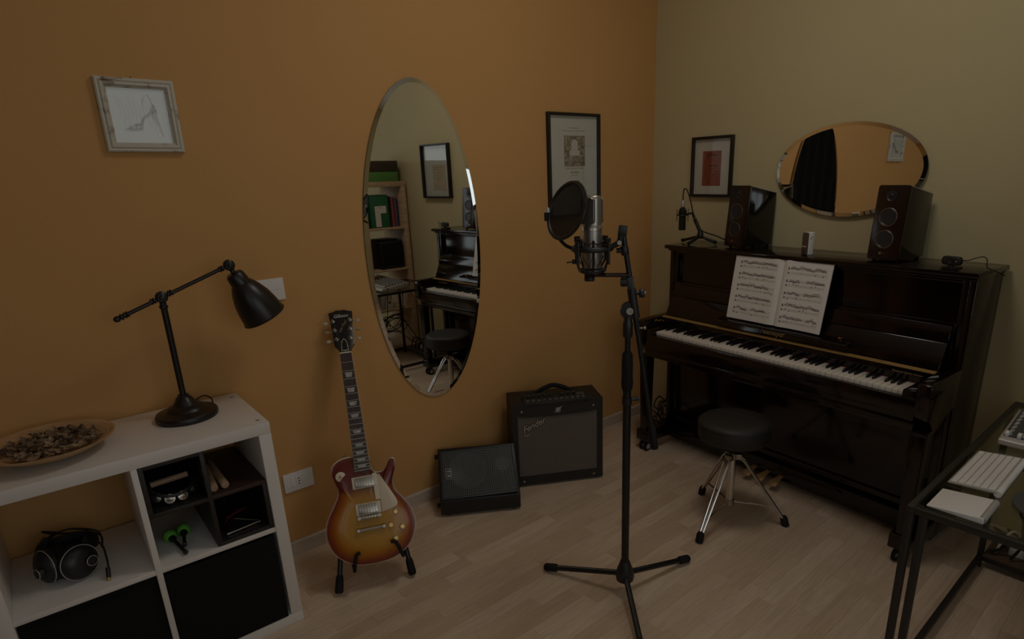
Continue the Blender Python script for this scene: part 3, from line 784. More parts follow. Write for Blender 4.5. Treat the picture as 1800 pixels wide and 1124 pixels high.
oval_mirror('oval_mirror', 'tall frameless oval mirror on the orange wall above the guitar and the speakers', (-1.5605, -0.004, 1.1985), (0,0,0), 0.2855, 0.6835)

# ================================================================== electric guitar on its stand
GL = Vector((-2.1414, -0.3982, 0.2809)); GR = (-0.4138, -0.0258, -0.4234)
_gm = Euler(GR).to_matrix()
def gw(x, y, z=0.0):
    return GL + _gm @ Vector((x, -z, y))
t = thing('electric_guitar', 'cherry sunburst single cutaway electric guitar standing on a floor stand', 'guitar', GL, GR)
G = lambda p: (p[0], -p[2], p[1])         # (x, up the neck, out of the face)
ctrl = [(0.0,-.178),(-.075,-.167),(-.135,-.125),(-.163,-.06),(-.157,.0),(-.130,.050),(-.106,.090),(-.1,.119),(-.110,.153),(-.116,.184),(-.106,.212),(-.076,.230),(-.03,.233),(.028,.222),(.029,.185),(.042,.163),(.068,.160),(.086,.174),(.099,.196),(.111,.205),(.121,.197),(.122,.172),(.108,.136),(.103,.110),(.109,.080),(.132,.045),(.157,.0),(.164,-.06),(.138,-.125),(.078,-.167)]
out = [(p.x, p.y) for p in spline([(x, y, 0) for x, y in ctrl], 5, True)]
n = len(out)
cx, cy = 0.0, -0.02
def ringp(k, z):
    return [(cx + (x-cx)*k, cy + (y-cy)*k, z) for x, y in out]
# carved top: rings from the binding to the middle, coloured as a sunburst
levels = [(0.985, -0.0045), (0.955, -0.0045), (0.90, -0.001), (0.82, 0.003), (0.70, 0.0065), (0.55, 0.008), (0.38, 0.0085), (0.2, 0.0085), (0.06, 0.0085)]
vs_, fs = [], []
for k, z in levels: vs_ += ringp(k, z)
for i in range(len(levels)-1):
    for j in range(n):
        fs.append((i*n+j, i*n+(j+1) % n, (i+1)*n+(j+1) % n, (i+1)*n+j))
fs.append(tuple(range((len(levels)-1)*n, len(levels)*n)))
me = bpy.data.meshes.new('carved_top'); me.from_pydata([G(p) for p in vs_], [], fs)
bm = bmesh.new(); bm.from_mesh(me); bmesh.ops.recalc_face_normals(bm, faces=bm.faces)
if sum(f.normal.y for f in bm.faces) > 0: bmesh.ops.reverse_faces(bm, faces=bm.faces)
bm.to_mesh(me); bm.free()
def burst(k, x, y):
    # distance from the middle of the lower body, as a sunburst is sprayed
    d = max(k**1.5, 0.0)
    e = min(1.0, (abs(x/0.155)**2 + ((y+0.045)/0.155)**2)**0.5)
    q = max(d*0.95, 0.62*e if y < 0.10 else 0.95*e)
    stops = [(0.0, (0.46, 0.235, 0.008)), (0.50, (0.43, 0.195, 0.007)), (0.68, (0.36, 0.105, 0.008)), (0.86, (0.19, 0.028, 0.009)), (1.0, (0.10, 0.010, 0.006))]
    for (a, ca), (b_, cb) in zip(stops, stops[1:]):
        if q <= b_:
            f = (q-a)/(b_-a); return tuple(ca[i]+(cb[i]-ca[i])*f for i in range(3))
    return stops[-1][1]
ca = me.color_attributes.new('burst', 'FLOAT_COLOR', 'POINT')
for i, (k, z) in enumerate(levels):
    for j in range(n):
        p = vs_[i*n+j]; ca.data[i*n+j].color = (*burst(k, p[0], p[1]), 1)
me.polygons.foreach_set('use_smooth', [True]*len(me.polygons))
M_burst = mat('sunburst_lacquer', (0.4, 0.1, 0.02), 0.30, spec=0.4, coat=0.15)
nt = M_burst.node_tree; an = nt.nodes.new('ShaderNodeAttribute'); an.attribute_name = 'burst'
nt.links.new(an.outputs['Color'], nt.nodes['Principled BSDF'].inputs['Base Color'])
link('carved_top', me, M_burst, t)
B = MB(G); B.add(ringp(1.0, -0.007)+ringp(0.985, -0.0043), [(j, (j+1) % n, n+(j+1) % n, n+j) for j in range(n)])
B.add(ringp(1.0, -0.007)+ringp(1.0, -0.014), [(j, (j+1) % n, n+(j+1) % n, n+j) for j in range(n)])
B.build('binding', M_cream, t)
B = MB(G); B.add(ringp(1.0, -0.014)+ringp(1.0, -0.052)+ringp(0.97, -0.056), [(j, (j+1) % n, n+(j+1) % n, n+j) for j in range(n)]+[(n+j, n+(j+1) % n, 2*n+(j+1) % n, 2*n+j) for j in range(n)]+[tuple(range(2*n, 3*n))])
B.build('body_back', M_mahog, t)
# neck and fretboard
SCL = 0.628
def fret(k): return SCL*2**(-k/12)
def fbw(y): return 0.0215 + (0.0285-0.0215)*(SCL-y)/(SCL-fret(22))
B = MB(G); yb_ = fret(22)-0.004
B.add([(-fbw(yb_), yb_, 0.0085), (fbw(yb_), yb_, 0.0085), (fbw(SCL), SCL, 0.0085), (-fbw(SCL), SCL, 0.0085), (-fbw(yb_), yb_, 0.0135), (fbw(yb_), yb_, 0.0135), (fbw(SCL), SCL, 0.0135), (-fbw(SCL), SCL, 0.0135)], [(0,1,2,3), (4,5,6,7), (0,1,5,4), (1,2,6,5), (2,3,7,6), (3,0,4,7)])
fb = B.build('fretboard', M_rosewood, t)
for s in (-1, 1):
    B = MB(G); B.tube([(s*fbw(yb_), yb_, 0.0115), (s*fbw(SCL), SCL, 0.0115)], 0.0012, 6); B.build('fretboard_binding', M_cream, fb)
B = MB(G); prof = []
for y in (0.20, 0.24, 0.35, 0.5, SCL):
    w = fbw(y); prof.append([(w*math.cos(a), y, 0.0085 - 0.021*math.sin(a)) for a in [PI*k/8 for k in range(9)]])
B.add([p for r_ in prof for p in r_], [(i*9+k, i*9+k+1, (i+1)*9+k+1, (i+1)*9+k) for i in range(4) for k in range(8)] + [tuple(range(9)), tuple(range(36, 45))])
B.build('neck', M_mahog, t)
for k in range(1, 23):
    y = fret(k); w = fbw(y)-0.0006
    B = MB(G); B.box(-w, w, y-0.0009, y+0.0009, 0.0134, 0.0146); B.build('fret_wire', M_nickel, fb)
for k in (3, 5, 7, 9, 12, 15, 17, 19, 21):
    y0, y1 = fret(k), fret(k-1); m_, h = (y0+y1)/2, (y1-y0)*0.30; w = fbw(m_)*0.62
    B = MB(G); B.add([(-w*0.68, m_-h, 0.01345), (w*0.68, m_-h, 0.01345), (w, m_+h, 0.01345), (-w, m_+h, 0.01345), (-w*0.68, m_-h, 0.0138), (w*0.68, m_-h, 0.0138), (w, m_+h, 0.0138), (-w, m_+h, 0.0138)], [(0,1,2,3), (4,5,6,7), (0,1,5,4), (1,2,6,5), (2,3,7,6), (3,0,4,7)])
    B.build('inlay', M_pearl, fb)
B = MB(G); B.box(-0.0215, 0.0215, SCL, SCL+0.005, 0.0085, 0.0155); B.build('nut', M_cream, t)
# headstock, tipped back 17 degrees
_ha = R(17)
def H_(p):
    x, y, z = p
    return G((x, SCL+0.004+ y*math.cos(_ha) + z*math.sin(_ha), 0.010 - y*math.sin(_ha) + z*math.cos(_ha)))
hs = [(-0.0215, 0.0), (-0.024, 0.016), (-0.037, 0.034), (-0.0375, 0.044), (-0.039, 0.10), (-0.0455, 0.178), (-0.030, 0.181), (-0.014, 0.188), (0.0, 0.186), (0.014, 0.188), (0.030, 0.181), (0.0455, 0.178), (0.039, 0.10), (0.0375, 0.044), (0.037, 0.034), (0.024, 0.016), (0.0215, 0.0)]
M_hstk = mat('headstock_black_lacquer', (0.010, 0.011, 0.014), 0.25)
hd = MB(H_).prism(hs, -0.014, 0.0, 'z').build('headstock', M_hstk, t, bevel=0.001)
# truss rod cover with its white outline
tc_ = [(-0.014, 0.006), (-0.004, 0.008), (0, 0.004), (0.004, 0.008), (0.014, 0.006), (0.011, 0.040), (0.008, 0.050), (0.0, 0.060), (-0.008, 0.050), (-0.011, 0.040)]
MB(H_).prism(tc_, 0.0, 0.0016, 'z').build('truss_rod_cover', M_cream, hd)
MB(H_).prism([(x*0.84, 0.033+(y-0.033)*0.90) for x, y in tc_], 0.0016, 0.0022, 'z').build('truss_rod_cover', M_hstk, hd)
for s in (-1, 1):
    for i, y in enumerate((0.058, 0.098, 0.138)):
        x = s*(0.026 + 0.003*i)
        B = MB(H_); B.lathe([(0.0055, 0.0), (0.0055, 0.002), (0.0035, 0.0025), (0.0030, 0.013), (0.0036, 0.014), (0.0, 0.0145)], 14, (x, y, 0)); B.build('tuner_post', M_nickel, hd)
        B = MB(H_); B.lathe([(0.0075, 0.0), (0.0075, 0.0018), (0.0, 0.0018)], 16, (x, y, 0)); B.build('tuner_bushing', M_nickel, hd)
        ex_ = s*(0.040 + 0.0018*i)
        B = MB(H_); B.tube([(ex_, y, -0.009), (ex_+s*0.010, y, -0.009)], 0.002, 8); B.build('tuner_shaft', M_nickel, hd)
        B = MB(H_); B.ball((ex_+s*0.017, y, -0.009), 0.009, 14, 10, (1.0, 0.85, 0.42) if (i+s) % 2 else (1.0, 0.45, 0.85)); B.build('tuner_button', M_tulip, hd)
def hloc(x, y, z): return H_((x, y, z))
text('headstock_script', 'Gibson', 0.021, M_pearl, hd, hloc(0.0, 0.160, 0.0004), (R(73), 0, 0), shear=0.25, sx=0.92, offset=0.0004)
M_script = mat('faded_gold_script', (0.30, 0.20, 0.11), 0.5)
text('model_script', 'Les Paul', 0.017, M_script, hd, hloc(0.001, 0.112, 0.0004), (Euler((R(73), 0, 0)).to_matrix() @ Euler((0, 0, R(58))).to_matrix()).to_euler(), shear=0.4)
# strings
M_string = mat('guitar_string', (0.20, 0.18, 0.15), 0.45, 0.9)
for i in range(6):
    f = (i-2.5)/2.5
    xb, xn = f*0.026, f*0.0175
    px = (-1 if i < 3 else 1)*(0.026 + 0.003*(i if i < 3 else 5-i)); py = (0.058, 0.098, 0.138)[i if i < 3 else 5-i]
    a = Vector(G((xb, -0.04, 0.020))); b1 = Vector(G((xb, 0, 0.0245))); c_ = Vector(G((xn, SCL+0.002, 0.0160))); d_ = Vector(H_((px*0.93, py, 0.006)))
    B = MB(); B.tube([a, b1, c_, d_], 0.00046 - 0.00003*i, 5); B.build('string', M_string, t)
# hardware
def pickup(y):
    B = MB(G); B.prism(rrect(-0.0455, 0.0455, y-0.0225, y+0.0225, 0.003), 0.006, 0.0125, 'z'); p = B.build('pickup_ring', M_cream, t, bevel=0.001)
    B = MB(G); B.prism(rrect(-0.035, 0.035, y-0.018, y+0.018, 0.003), 0.0125, 0.0175, 'z'); B.build('pickup_cover', M_nickel, p, bevel=0.0015)
    B = MB(G)
    for k in range(6): B.cyl((-0.025+0.010*k, y+0.010, 0.0172), (-0.025+0.010*k, y+0.010, 0.0182), 0.0022, n=10)
    B.build('pole_screws', M_chrome, p)
    for sx_ in (-1, 1):
        for sy_ in (-1, 1):
            B = MB(G); B.cyl((sx_*0.0405, y+sy_*0.018, 0.0122), (sx_*0.0405, y+sy_*0.018, 0.0132), 0.0016, n=8); B.build('ring_screw', M_chrome, p)
pickup(0.030); pickup(0.131)
B = MB(G); B.prism(rrect(-0.039, 0.039, -0.0055, 0.0055, 0.003), 0.011, 0.018, 'z'); br = B.build('bridge', M_nickel, t, bevel=0.0012)
for i in range(6):
    B = MB(G); B.prism([((i-2.5)*0.0104-0.004, 0.0045), ((i-2.5)*0.0104+0.004, 0.0045), ((i-2.5)*0.0104, -0.005)], 0.018, 0.0215, 'z'); B.build('saddle', M_chrome, br)
for s in (-1, 1):
    MB(G).cyl((s*0.037, 0, 0.008), (s*0.037, 0, 0.0225), 0.0065, n=16).build('bridge_thumbwheel', M_nickel, br)
B = MB(G); B.tube([(-0.046, -0.044, 0.017), (0.046, -0.044, 0.017)], 0.0065, 14, flat=0.9); tp = B.build('tailpiece', M_chrome, t)
for s in (-1, 1):
    B = MB(G); B.lathe([(0.0085, 0.0), (0.0085, 0.014), (0.0065, 0.0175), (0.0, 0.018)], 16, (s*0.046, -0.044, 0.008)); B.build('tailpiece_stud', M_nickel, tp)
# pickguard, switch, knobs, jack
pg = [(0.030, 0.150), (0.045, 0.152), (0.058, 0.142), (0.082, 0.095), (0.103, 0.052), (0.108, 0.034), (0.104, 0.024), (0.092, 0.020), (0.050, 0.012), (0.047, 0.010), (0.047, 0.055), (0.030, 0.056), (0.030, 0.105), (0.047, 0.106), (0.047, 0.150)]
pg = [(0.031, 0.158), (0.044, 0.160), (0.058, 0.148), (0.082, 0.100), (0.104, 0.052), (0.109, 0.034), (0.104, 0.022), (0.090, 0.017), (0.048, 0.008), (0.048, 0.156)]
B = MB(G); B.prism(pg, 0.0105, 0.0130, 'z'); g_ = B.build('pickguard', M_cream, t, bevel=0.0006)
B = MB(G); B.prism([(0.031, 0.158), (0.048, 0.157), (0.048, 0.058), (0.031, 0.058)], 0.0105, 0.0124, 'z'); B.build('pickguard_tongue', M_cream, g_)
MB(G).cyl((0.088, 0.040, 0.0128), (0.088, 0.040, 0.0142), 0.003, n=10).build('pickguard_screw', M_chrome, g_)
B = MB(G); B.lathe([(0.0185, 0.0), (0.0185, 0.0012), (0.0175, 0.0018), (0.0, 0.0018)], 28, (-0.083, 0.165, 0.0035), (0.05, -0.05, 1)); sw_ = B.build('switch_ring', M_cream, t)
B = MB(G); B.lathe([(0.0055, 0.001), (0.0055, 0.006), (0.0022, 0.007), (0.0032, 0.018), (0.0, 0.020)], 14, (-0.083, 0.165, 0.0035)); B.build('toggle_switch', M_amber, sw_)
for x, y in ((0.096, 0.000), (0.072, -0.046), (0.113, -0.060), (0.083, -0.098)):
    B = MB(G); B.lathe([(0.0125, 0.0), (0.0125, 0.002), (0.0108, 0.003), (0.0088, 0.0125), (0.0, 0.0125)], 24, (x, y, 0.0045)); k_ = B.build('control_knob', M_amber, t)
    B = MB(G); B.lathe([(0.0075, 0.0125), (0.0075, 0.0132), (0.0, 0.0132)], 20, (x, y, 0.0045)); B.build('knob_cap', M_brass, k_)
for p, d in (((-0.060, 0.2315, -0.03), (-0.2, 1, 0)), ((0.0, -0.177, -0.03), (0, -1, 0))):
    B = MB(G); B.lathe([(0.003, 0), (0.003, 0.006), (0.006, 0.008), (0.006, 0.011), (0.0, 0.012)], 12, p, d); B.build('strap_button', M_nickel, t)

# floor stand under it
SB = Vector((-2.13, -0.36, 0))
t = thing('guitar_stand', 'black folding guitar stand under the sunburst guitar', 'guitar stand', SB)
f_ = off(SB)
FL, FR_ = Vector((-2.296, -0.390, 0.012)), Vector((-2.034, -0.482, 0.012))
apex = gw(0.0, 0.03, -0.092); rear = Vector((-2.02, -0.12, 0.012))
HL, HR = gw(-0.128, -0.128, -0.072), gw(0.112, -0.135, -0.072)
for P0, P1 in ((HL, FL), (HR, FR_)):
    d = (P1-P0).normalized()
    l_ = MB(f_).tube([apex, P0, P1 - d*0.02], 0.010, 12).build('front_leg', M_black, t)
    MB(f_).tube([P1 - d*0.065, P1 - d*0.05, P1 - d*0.008, P1], [0.012, 0.0145, 0.016, 0.013], 14).build('rubber_foot', M_blackmatte, l_)
d = (rear-apex).normalized()
l_ = MB(f_).tube([apex, rear - d*0.02], 0.010, 12).build('rear_leg', M_black, t)
MB(f_).tube([rear - d*0.06, rear - d*0.008, rear], [0.012, 0.016, 0.013], 14).build('rubber_foot', M_blackmatte, l_)
MB(f_).tube([HL, HR], 0.007, 10).build('cross_bar', M_black, t)
for s, P in ((-1, HL), (1, HR)):
    x0 = -0.085 if s < 0 else 0.105; yb2 = -0.176 if s < 0 else -0.158
    q = [gw(x0*1.1, -0.140 if s < 0 else -0.135, -0.072), gw(x0, yb2-0.010, -0.064), gw(x0*0.96, yb2-0.012, -0.02), gw(x0*0.94, yb2-0.006, 0.016), gw(x0*0.84, yb2+0.030, 0.026), gw(x0*0.74, yb2+0.050, 0.028), gw(x0*0.60, yb2+0.052, 0.026)]
    MB(f_).tube(spline(q, 5), 0.0068, 10).build('cradle_arm', M_blackmatte, t)

# ================================================================== monitor wedge
MLo = Vector((-1.714, -0.190, 0)); MRz = R(-32.8); MWd = 0.368
t = thing('stage_monitor', 'small black floor monitor wedge with square mesh grille', 'speaker', MLo, (0,0,MRz))
prof = [(0.0, 0.012), (-0.006, 0.086), (0.178, 0.262), (0.188, 0.262), (0.202, 0.245), (0.202, 0.012)]
body = MB().prism(prof, 0.0, MWd, 'x').build('cabinet', M_bplastic, t, bevel=0.007, seg=3)
P0 = Vector((0, -0.006, 0.086)); P1 = Vector((0, 0.178, 0.262)); sl = (P1-P0); SL_ = sl.length; sl.normalize(); nn = Vector((0, -sl.z, sl.y))
def fp(x, s, h=0.0): return Vector((x, P0.y, P0.z)) + sl*s + nn*h
def fq(p): return fp(*p)
B = MB(fq); B.box(0.010, MWd-0.010, 0.008, SL_-0.008, 0.0005, 0.0012); B.build('grille_recess', M_blackmatte, t)
B = MB(fq); B.lathe([(0.088, 0.0012), (0.088, 0.003), (0.080, 0.003), (0.076, 0.0016), (0.0, 0.0013)], 36, (0.135, SL_*0.55, 0)); B.build('woofer', M_cone, t)
B = MB(fq); B.lathe([(0.034, 0.0012), (0.034, 0.003), (0.02, 0.002), (0.0, 0.002)], 24, (0.30, SL_*0.62, 0)); B.build('tweeter_horn', M_cone, t)
M_grille = mat('grille_mesh_steel', (0.115, 0.125, 0.118), 0.45, 0.2)
B = MB(fq); x0, x1, s0, s1 = 0.016, MWd-0.016, 0.014, SL_-0.014; h0, h1 = 0.0055, 0.0070
nx_, ns_ = 38, 27
for i in range(nx_+1):
    x = x0 + (x1-x0)*i/nx_; B.box(x-0.0011, x+0.0011, s0, s1, h0, h1)
for j in range(ns_+1):
    s = s0 + (s1-s0)*j/ns_; B.box(x0, x1, s-0.0011, s+0.0011, h0+0.0002, h1+0.0002)
B.build('mesh_grille', M_grille, t, smooth=0)
B = MB(fq)
for a in ((0.008, x0, 0.006, SL_-0.006), (x1, MWd-0.008, 0.006, SL_-0.006), (x0, x1, 0.006, s0), (x0, x1, s1, SL_-0.006)):
    B.box(a[0], a[1], a[2], a[3], 0.0008, 0.0085)
B.build('grille_frame', M_bplastic, t, bevel=0.001)
lx, lsx = 0.045, SL_*0.50
B = MB(fq); B.box(lx-0.0130, lx+0.0130, lsx-0.0255, lsx+0.0255, 0.0074, 0.0092); lg = B.build('logo_plate', M_bplastic, t, bevel=0.0005)
M_logo = mat('logo_grey', (0.46, 0.46, 0.44), 0.5)
B = MB(fq)
for a in ((-0.0125,-0.0110,-0.025,0.025), (0.0110,0.0125,-0.025,0.025), (-0.0125,0.0125,-0.025,-0.0235), (-0.0125,0.0125,0.0235,0.025), (-0.0110,0.0110,-0.0008,0.0008)):
    B.box(lx+a[0], lx+a[1], lsx+a[2], lsx+a[3], 0.0092, 0.0097)
B.build('logo_border', M_logo, lg)
slope = math.atan2(sl.z, sl.y)
# letters run down the slope
lm_ = Matrix((Vector((0, -sl.y, -sl.z)), Vector((1, 0, 0)), nn)).transposed()
for ch, ds in (('S', 0.012), ('R', -0.012)):
    text('logo_letter', ch, 0.0215, M_logo, lg, fp(lx, lsx+ds, 0.0094), lm_.to_euler(), offset=0.0003)
for z in (0.055, 0.225):
    y = 0.02 if z < 0.1 else 0.178
    MB().cyl((-0.016, y, z), (0.002, y, z), 0.011, n=14).build('rubber_foot', M_blackmatte, t)
for x in (0.03, MWd-0.03):
    for y in (0.03, 0.175):
        MB().cyl((x, y, 0), (x, y, 0.014), 0.012, n=14).build('rubber_foot', M_blackmatte, t)

# ================================================================== guitar amplifier
ALo = Vector((-1.263, -0.232, 0)); ARz = R(-30.4)
t = thing('guitar_amplifier', 'black guitar combo amplifier with silver grille cloth near the corner', 'amplifier', ALo, (0,0,ARz))
x0, x1, H, D = -0.037, 0.416, 0.443, 0.195
B = MB(); B.box(x0, x1, 0.010, D, 0.012, H); B.build('cabinet', M_vinyl, t, bevel=0.006, seg=3)
# front frame with opening
gx0, gx1, gz0, gz1 = -0.010, 0.388, 0.058, 0.378
def amp_front():
    n_ = 16; top = [(gx0+(gx1-gx0)*k/n_, gz1 + (0.004 if k in (0, n_) else 0.0) - 0.012*math.sin(PI*k/n_)**0.5*0.7) for k in range(n_+1)]
    inner = [(gx0, gz0), (gx1, gz0)] + top[::-1]
    B = MB(); m_ = len(inner)
    outer = [(x0, 0.012), (x1, 0.012)] + [(x0+(x1-x0)*k/n_, H) for k in range(n_+1)][::-1]
    vs_ = [(p[0], 0.0, p[1]) for p in outer] + [(p[0], 0.0, p[1]) for p in inner] + [(p[0], 0.012, p[1]) for p in inner] + [(p[0], 0.012, p[1]) for p in outer]
    fs = []
    for i in range(m_):
        j = (i+1) % m_
        fs += [(i, j, m_+j, m_+i), (m_+i, m_+j, 2*m_+j, 2*m_+i), (3*m_+i, 3*m_+j, j, i)]
    B.add(vs_, fs); return B.build('front_frame', M_vinyl, t, bevel=0.0)
amp_front()
M_cloth = mat('silver_grille_cloth', (0.085, 0.072, 0.062), 0.9, spec=0.2)
nt = M_cloth.node_tree; b_ = nt.nodes['Principled BSDF']; tc = nt.nodes.new('ShaderNodeTexCoord')
w1 = nt.nodes.new('ShaderNodeTexWave'); w1.bands_direction = 'X'; w1.inputs['Scale'].default_value = 62; w1.inputs['Distortion'].default_value = 0.6
w2 = nt.nodes.new('ShaderNodeTexWave'); w2.bands_direction = 'Z'; w2.inputs['Scale'].default_value = 62; w2.inputs['Distortion'].default_value = 0.6
mm = nt.nodes.new('ShaderNodeMath'); mm.operation = 'MULTIPLY'
mx = nt.nodes.new('ShaderNodeMix'); mx.data_type = 'RGBA'; mx.inputs[6].default_value = (0.085, 0.070, 0.060, 1); mx.inputs[7].default_value = (0.34, 0.29, 0.25, 1)
for w in (w1, w2): nt.links.new(tc.outputs['Object'], w.inputs['Vector'])
nt.links.new(w1.outputs['Fac'], mm.inputs[0]); nt.links.new(w2.outputs['Fac'], mm.inputs[1]); nt.links.new(mm.outputs[0], mx.inputs[0]); nt.links.new(mx.outputs[2], b_.inputs['Base Color'])
bp = nt.nodes.new('ShaderNodeBump'); bp.inputs['Strength'].default_value = 0.5; bp.inputs['Distance'].default_value = 0.002
nt.links.new(mm.outputs[0], bp.inputs['Height']); nt.links.new(bp.outputs['Normal'], b_.inputs['Normal'])
MB().box(gx0-0.003, gx1+0.003, 0.0055, 0.010, gz0-0.003, gz1+0.006).build('grille_cloth', M_cloth, t, smooth=0)
M_badge = mat('silver_badge', (0.42, 0.38, 0.33), 0.35, 0.5)
# script badge in two layers, black edge and silver face
rt = Euler((PI/2, R(-24), 0))
text('script_badge_edge', 'Fender', 0.046, M_blackmatte, t, (0.066, 0.0036, 0.328), rt, ext=0.0012, shear=0.45, sx=0.92, offset=0.0030)
text('script_badge', 'Fender', 0.046, M_badge, t, (0.066, 0.0022, 0.328), rt, ext=0.0010, shear=0.45, sx=0.92, offset=0.0009)
B = MB(); B.tube(spline([(0.024, 0.003, 0.297), (0.020, 0.003, 0.283), (0.030, 0.003, 0.276), (0.046, 0.003, 0.284)], 6), 0.0016, 8); B.build('script_swash', M_badge, t)
# round horse badge
B = MB(); B.tube(circle_pts((0.190, -0.002, 0.399), 0.0115, 28, (1,0,0), (0,0,1)), 0.0016, 8, closed=True); bd = B.build('round_badge', M_logo, t)
hz = [(-0.006,-0.008), (-0.002,-0.004), (0.002,-0.008), (0.004,-0.003), (0.008,0.001), (0.005,0.007), (0.0,0.009), (-0.004,0.004), (-0.009,0.002), (-0.006,-0.002)]
B = MB(); B.prism([(0.190+x, 0.399+z) for x, z in hz], -0.0025, -0.0005, 'y'); B.build('badge_figure', M_logo, bd)
B = MB(); B.tube([(0.171, -0.0012, 0.385), (0.182, -0.0012, 0.392)], [0.0006, 0.0018], 6); B.tube([(0.199, -0.0012, 0.408), (0.211, -0.0012, 0.417)], [0.0022, 0.0006], 6); B.build('badge_bolt', M_logo, bd)
for x, z in ((0.010, 0.404), (0.369, 0.404), (0.010, 0.031), (0.370, 0.031)):
    MB().lathe([(0.0058, 0), (0.0058, 0.001), (0.004, 0.0025), (0.0, 0.003)], 14, (x, 0, z), (0,-1,0)).build('front_screw', M_nickel, t)
# slanted control panel across the top front
c0, c1 = 0.024, 0.350
B = MB(); B.prism([(-0.003, H-0.016), (-0.003, H+0.004), (0.066, H+0.026), (0.072, H+0.026), (0.072, H-0.016)], c0, c1, 'x'); cp = B.build('control_panel', M_bplastic, t, bevel=0.002)
sla = math.atan2(0.022, 0.069); cn = Vector((0, -math.sin(sla), math.cos(sla))); cs = Vector((0, math.cos(sla), math.sin(sla)))
def cpt(x, s, h=0.0): return Vector((x, -0.003, H+0.004)) + cs*s + cn*h
for i in range(8):
    x = c0+0.028+0.0265*i if i < 5 else c0+0.195+0.030*(i-5)
    k_ = MB().lathe([(0.0082, 0.0), (0.0082, 0.003), (0.0068, 0.004), (0.006, 0.011), (0.0, 0.0115)], 16, cpt(x, 0.044), cn).build('panel_knob', M_bplastic, cp)
    q = MB(lambda p: cpt(*p)); q.box(x-0.0006, x+0.0006, 0.0425, 0.0500, 0.0112, 0.0120); q.build('knob_pointer', M_logo, k_)
q = MB(lambda p: cpt(*p))
rg = random.Random(3)
for i in range(11):
    x = c0 + 0.014 + 0.0275*i; q.box(x, x+rg.uniform(0.010, 0.020), 0.014, 0.0155, -0.0001, 0.0003)
    q.box(x+0.004, x+rg.uniform(0.012, 0.018), 0.024, 0.0252, -0.0001, 0.0003)
q.build('panel_print', M_logo, cp, smooth=0)
q = MB(lambda p: cpt(*p)); q.box(c1-0.060, c1-0.020, 0.034, 0.050, 0.0, 0.0008); q.build('display_window', M_dkpanel, cp)
q = MB(); q.tube(spline([(0.060, 0.115, H+0.004), (0.098, 0.115, H+0.008), (0.135, 0.115, H+0.028), (0.190, 0.115, H+0.044), (0.245, 0.115, H+0.028), (0.282, 0.115, H+0.008), (0.320, 0.115, H+0.004)], 6), 0.0055, 10, flat=2.2); hnd = q.build('carry_handle', M_blackmatte, t)
for a in (0.062, 0.298):
    MB().box(a, a+0.022, 0.100, 0.130, H-0.001, H+0.009).build('handle_cap', M_bplastic, hnd, bevel=0.002)
for x in (x0+0.03, x1-0.03):
    for y in (0.03, D-0.03):
        MB().cyl((x, y, 0), (x, y, 0.013), 0.012, n=14).build('rubber_foot', M_blackmatte, t)

# ================================================================== microphone stand, shock mount, microphone, pop filter
SB = Vector((-1.51, -1.12, 0)); f_ = off(SB)
t = thing('microphone_stand', 'black tripod boom microphone stand in the middle of the floor', 'microphone stand', SB)
MB().lathe([(0.0, 0.052), (0.018, 0.052), (0.032, 0.062), (0.034, 0.080), (0.029, 0.105), (0.021, 0.128), (0.016, 0.142), (0.0, 0.142)], 24).build('tripod_hub', M_bplastic, t)
for dx, dy in ((-0.122, 0.308), (0.327, -0.049), (-0.206, -0.259)):
    d = Vector((dx, dy, 0)).normalized(); p0 = d*0.022 + Vector((0,0,0.082)); p1 = d*0.331 + Vector((0,0,0.0155)); q = (p1-p0).normalized()
    l_ = MB().tube([p0, p1 - q*0.02], 0.0105, 14).build('tripod_leg', M_black, t)
    MB().tube([p1 - q*0.055, p1 - q*0.050, p1 - q*0.006, p1], [0.0125, 0.0155, 0.0155, 0.012], 16).build('rubber_foot', M_blackmatte, l_)
MB().cyl((0,0,0.12), (0,0,0.845), 0.0135, n=18).build('lower_pole', M_black, t)
MB().lathe([(0.0145, 0.80), (0.0185, 0.81), (0.020, 0.83), (0.0185, 0.85), (0.019, 0.89), (0.0175, 0.925), (0.012, 0.935)], 18).build('height_clutch', M_blackmatte, t)
B = MB(); B.cyl((0.012,0.0,0.765), (0.034,-0.012,0.765), 0.006, n=10); B.cyl((0.030,-0.010,0.765), (0.040,-0.016,0.765), 0.008, n=12); B.lathe([(0.0165,-0.012), (0.0165,0.012)], 16, (0,0,0.765)); B.build('pole_clip', M_bplastic, t)
MB().cyl((0,0,0.93), (0,0,1.005), 0.0095, n=16).build('upper_pole', M_black, t)
vdir = Vector((-2.9875+1.51, -2.393+1.12, 0)).normalized()      # horizontal, towards the room
side = Vector((-vdir.y, vdir.x, 0))                              # to the picture's right
if side.dot(Vector((1,0,0))) < 0: side = -side
def ms(s, z, h=0.0): return side*s + vdir*h + Vector((0,0,z))
MB().lathe([(0.015, 0.985), (0.0165, 0.99), (0.0165, 1.03), (0.013, 1.04), (0.013, 1.055)], 18).build('pivot_socket', M_bplastic, t)
piv = ms(0.004, 1.072)
B = MB(); B.lathe([(0.0, -0.012), (0.026, -0.011), (0.029, -0.006), (0.029, 0.006), (0.026, 0.011), (0.0, 0.012)], 28, piv, vdir); pv = B.build('pivot_clutch', M_bplastic, t)
B = MB(); B.lathe([(0.011, 0.012), (0.011, 0.017), (0.007, 0.017), (0.007, 0.013)], 20, piv + side*0.002, vdir); B.build('pivot_ring', M_silver, pv)
bl, bt = ms(0.0945, 0.604), ms(-0.0185, 1.322); bq = (bt-bl).normalized()
MB().tube([bl, bt], 0.0085, 14).build('boom_arm', M_black, t)
MB().tube([bl - bq*0.012, bl + bq*0.07, bl + bq*0.075], [0.0122, 0.0122, 0.009], 16).build('boom_end_grip', M_blackmatte, t)
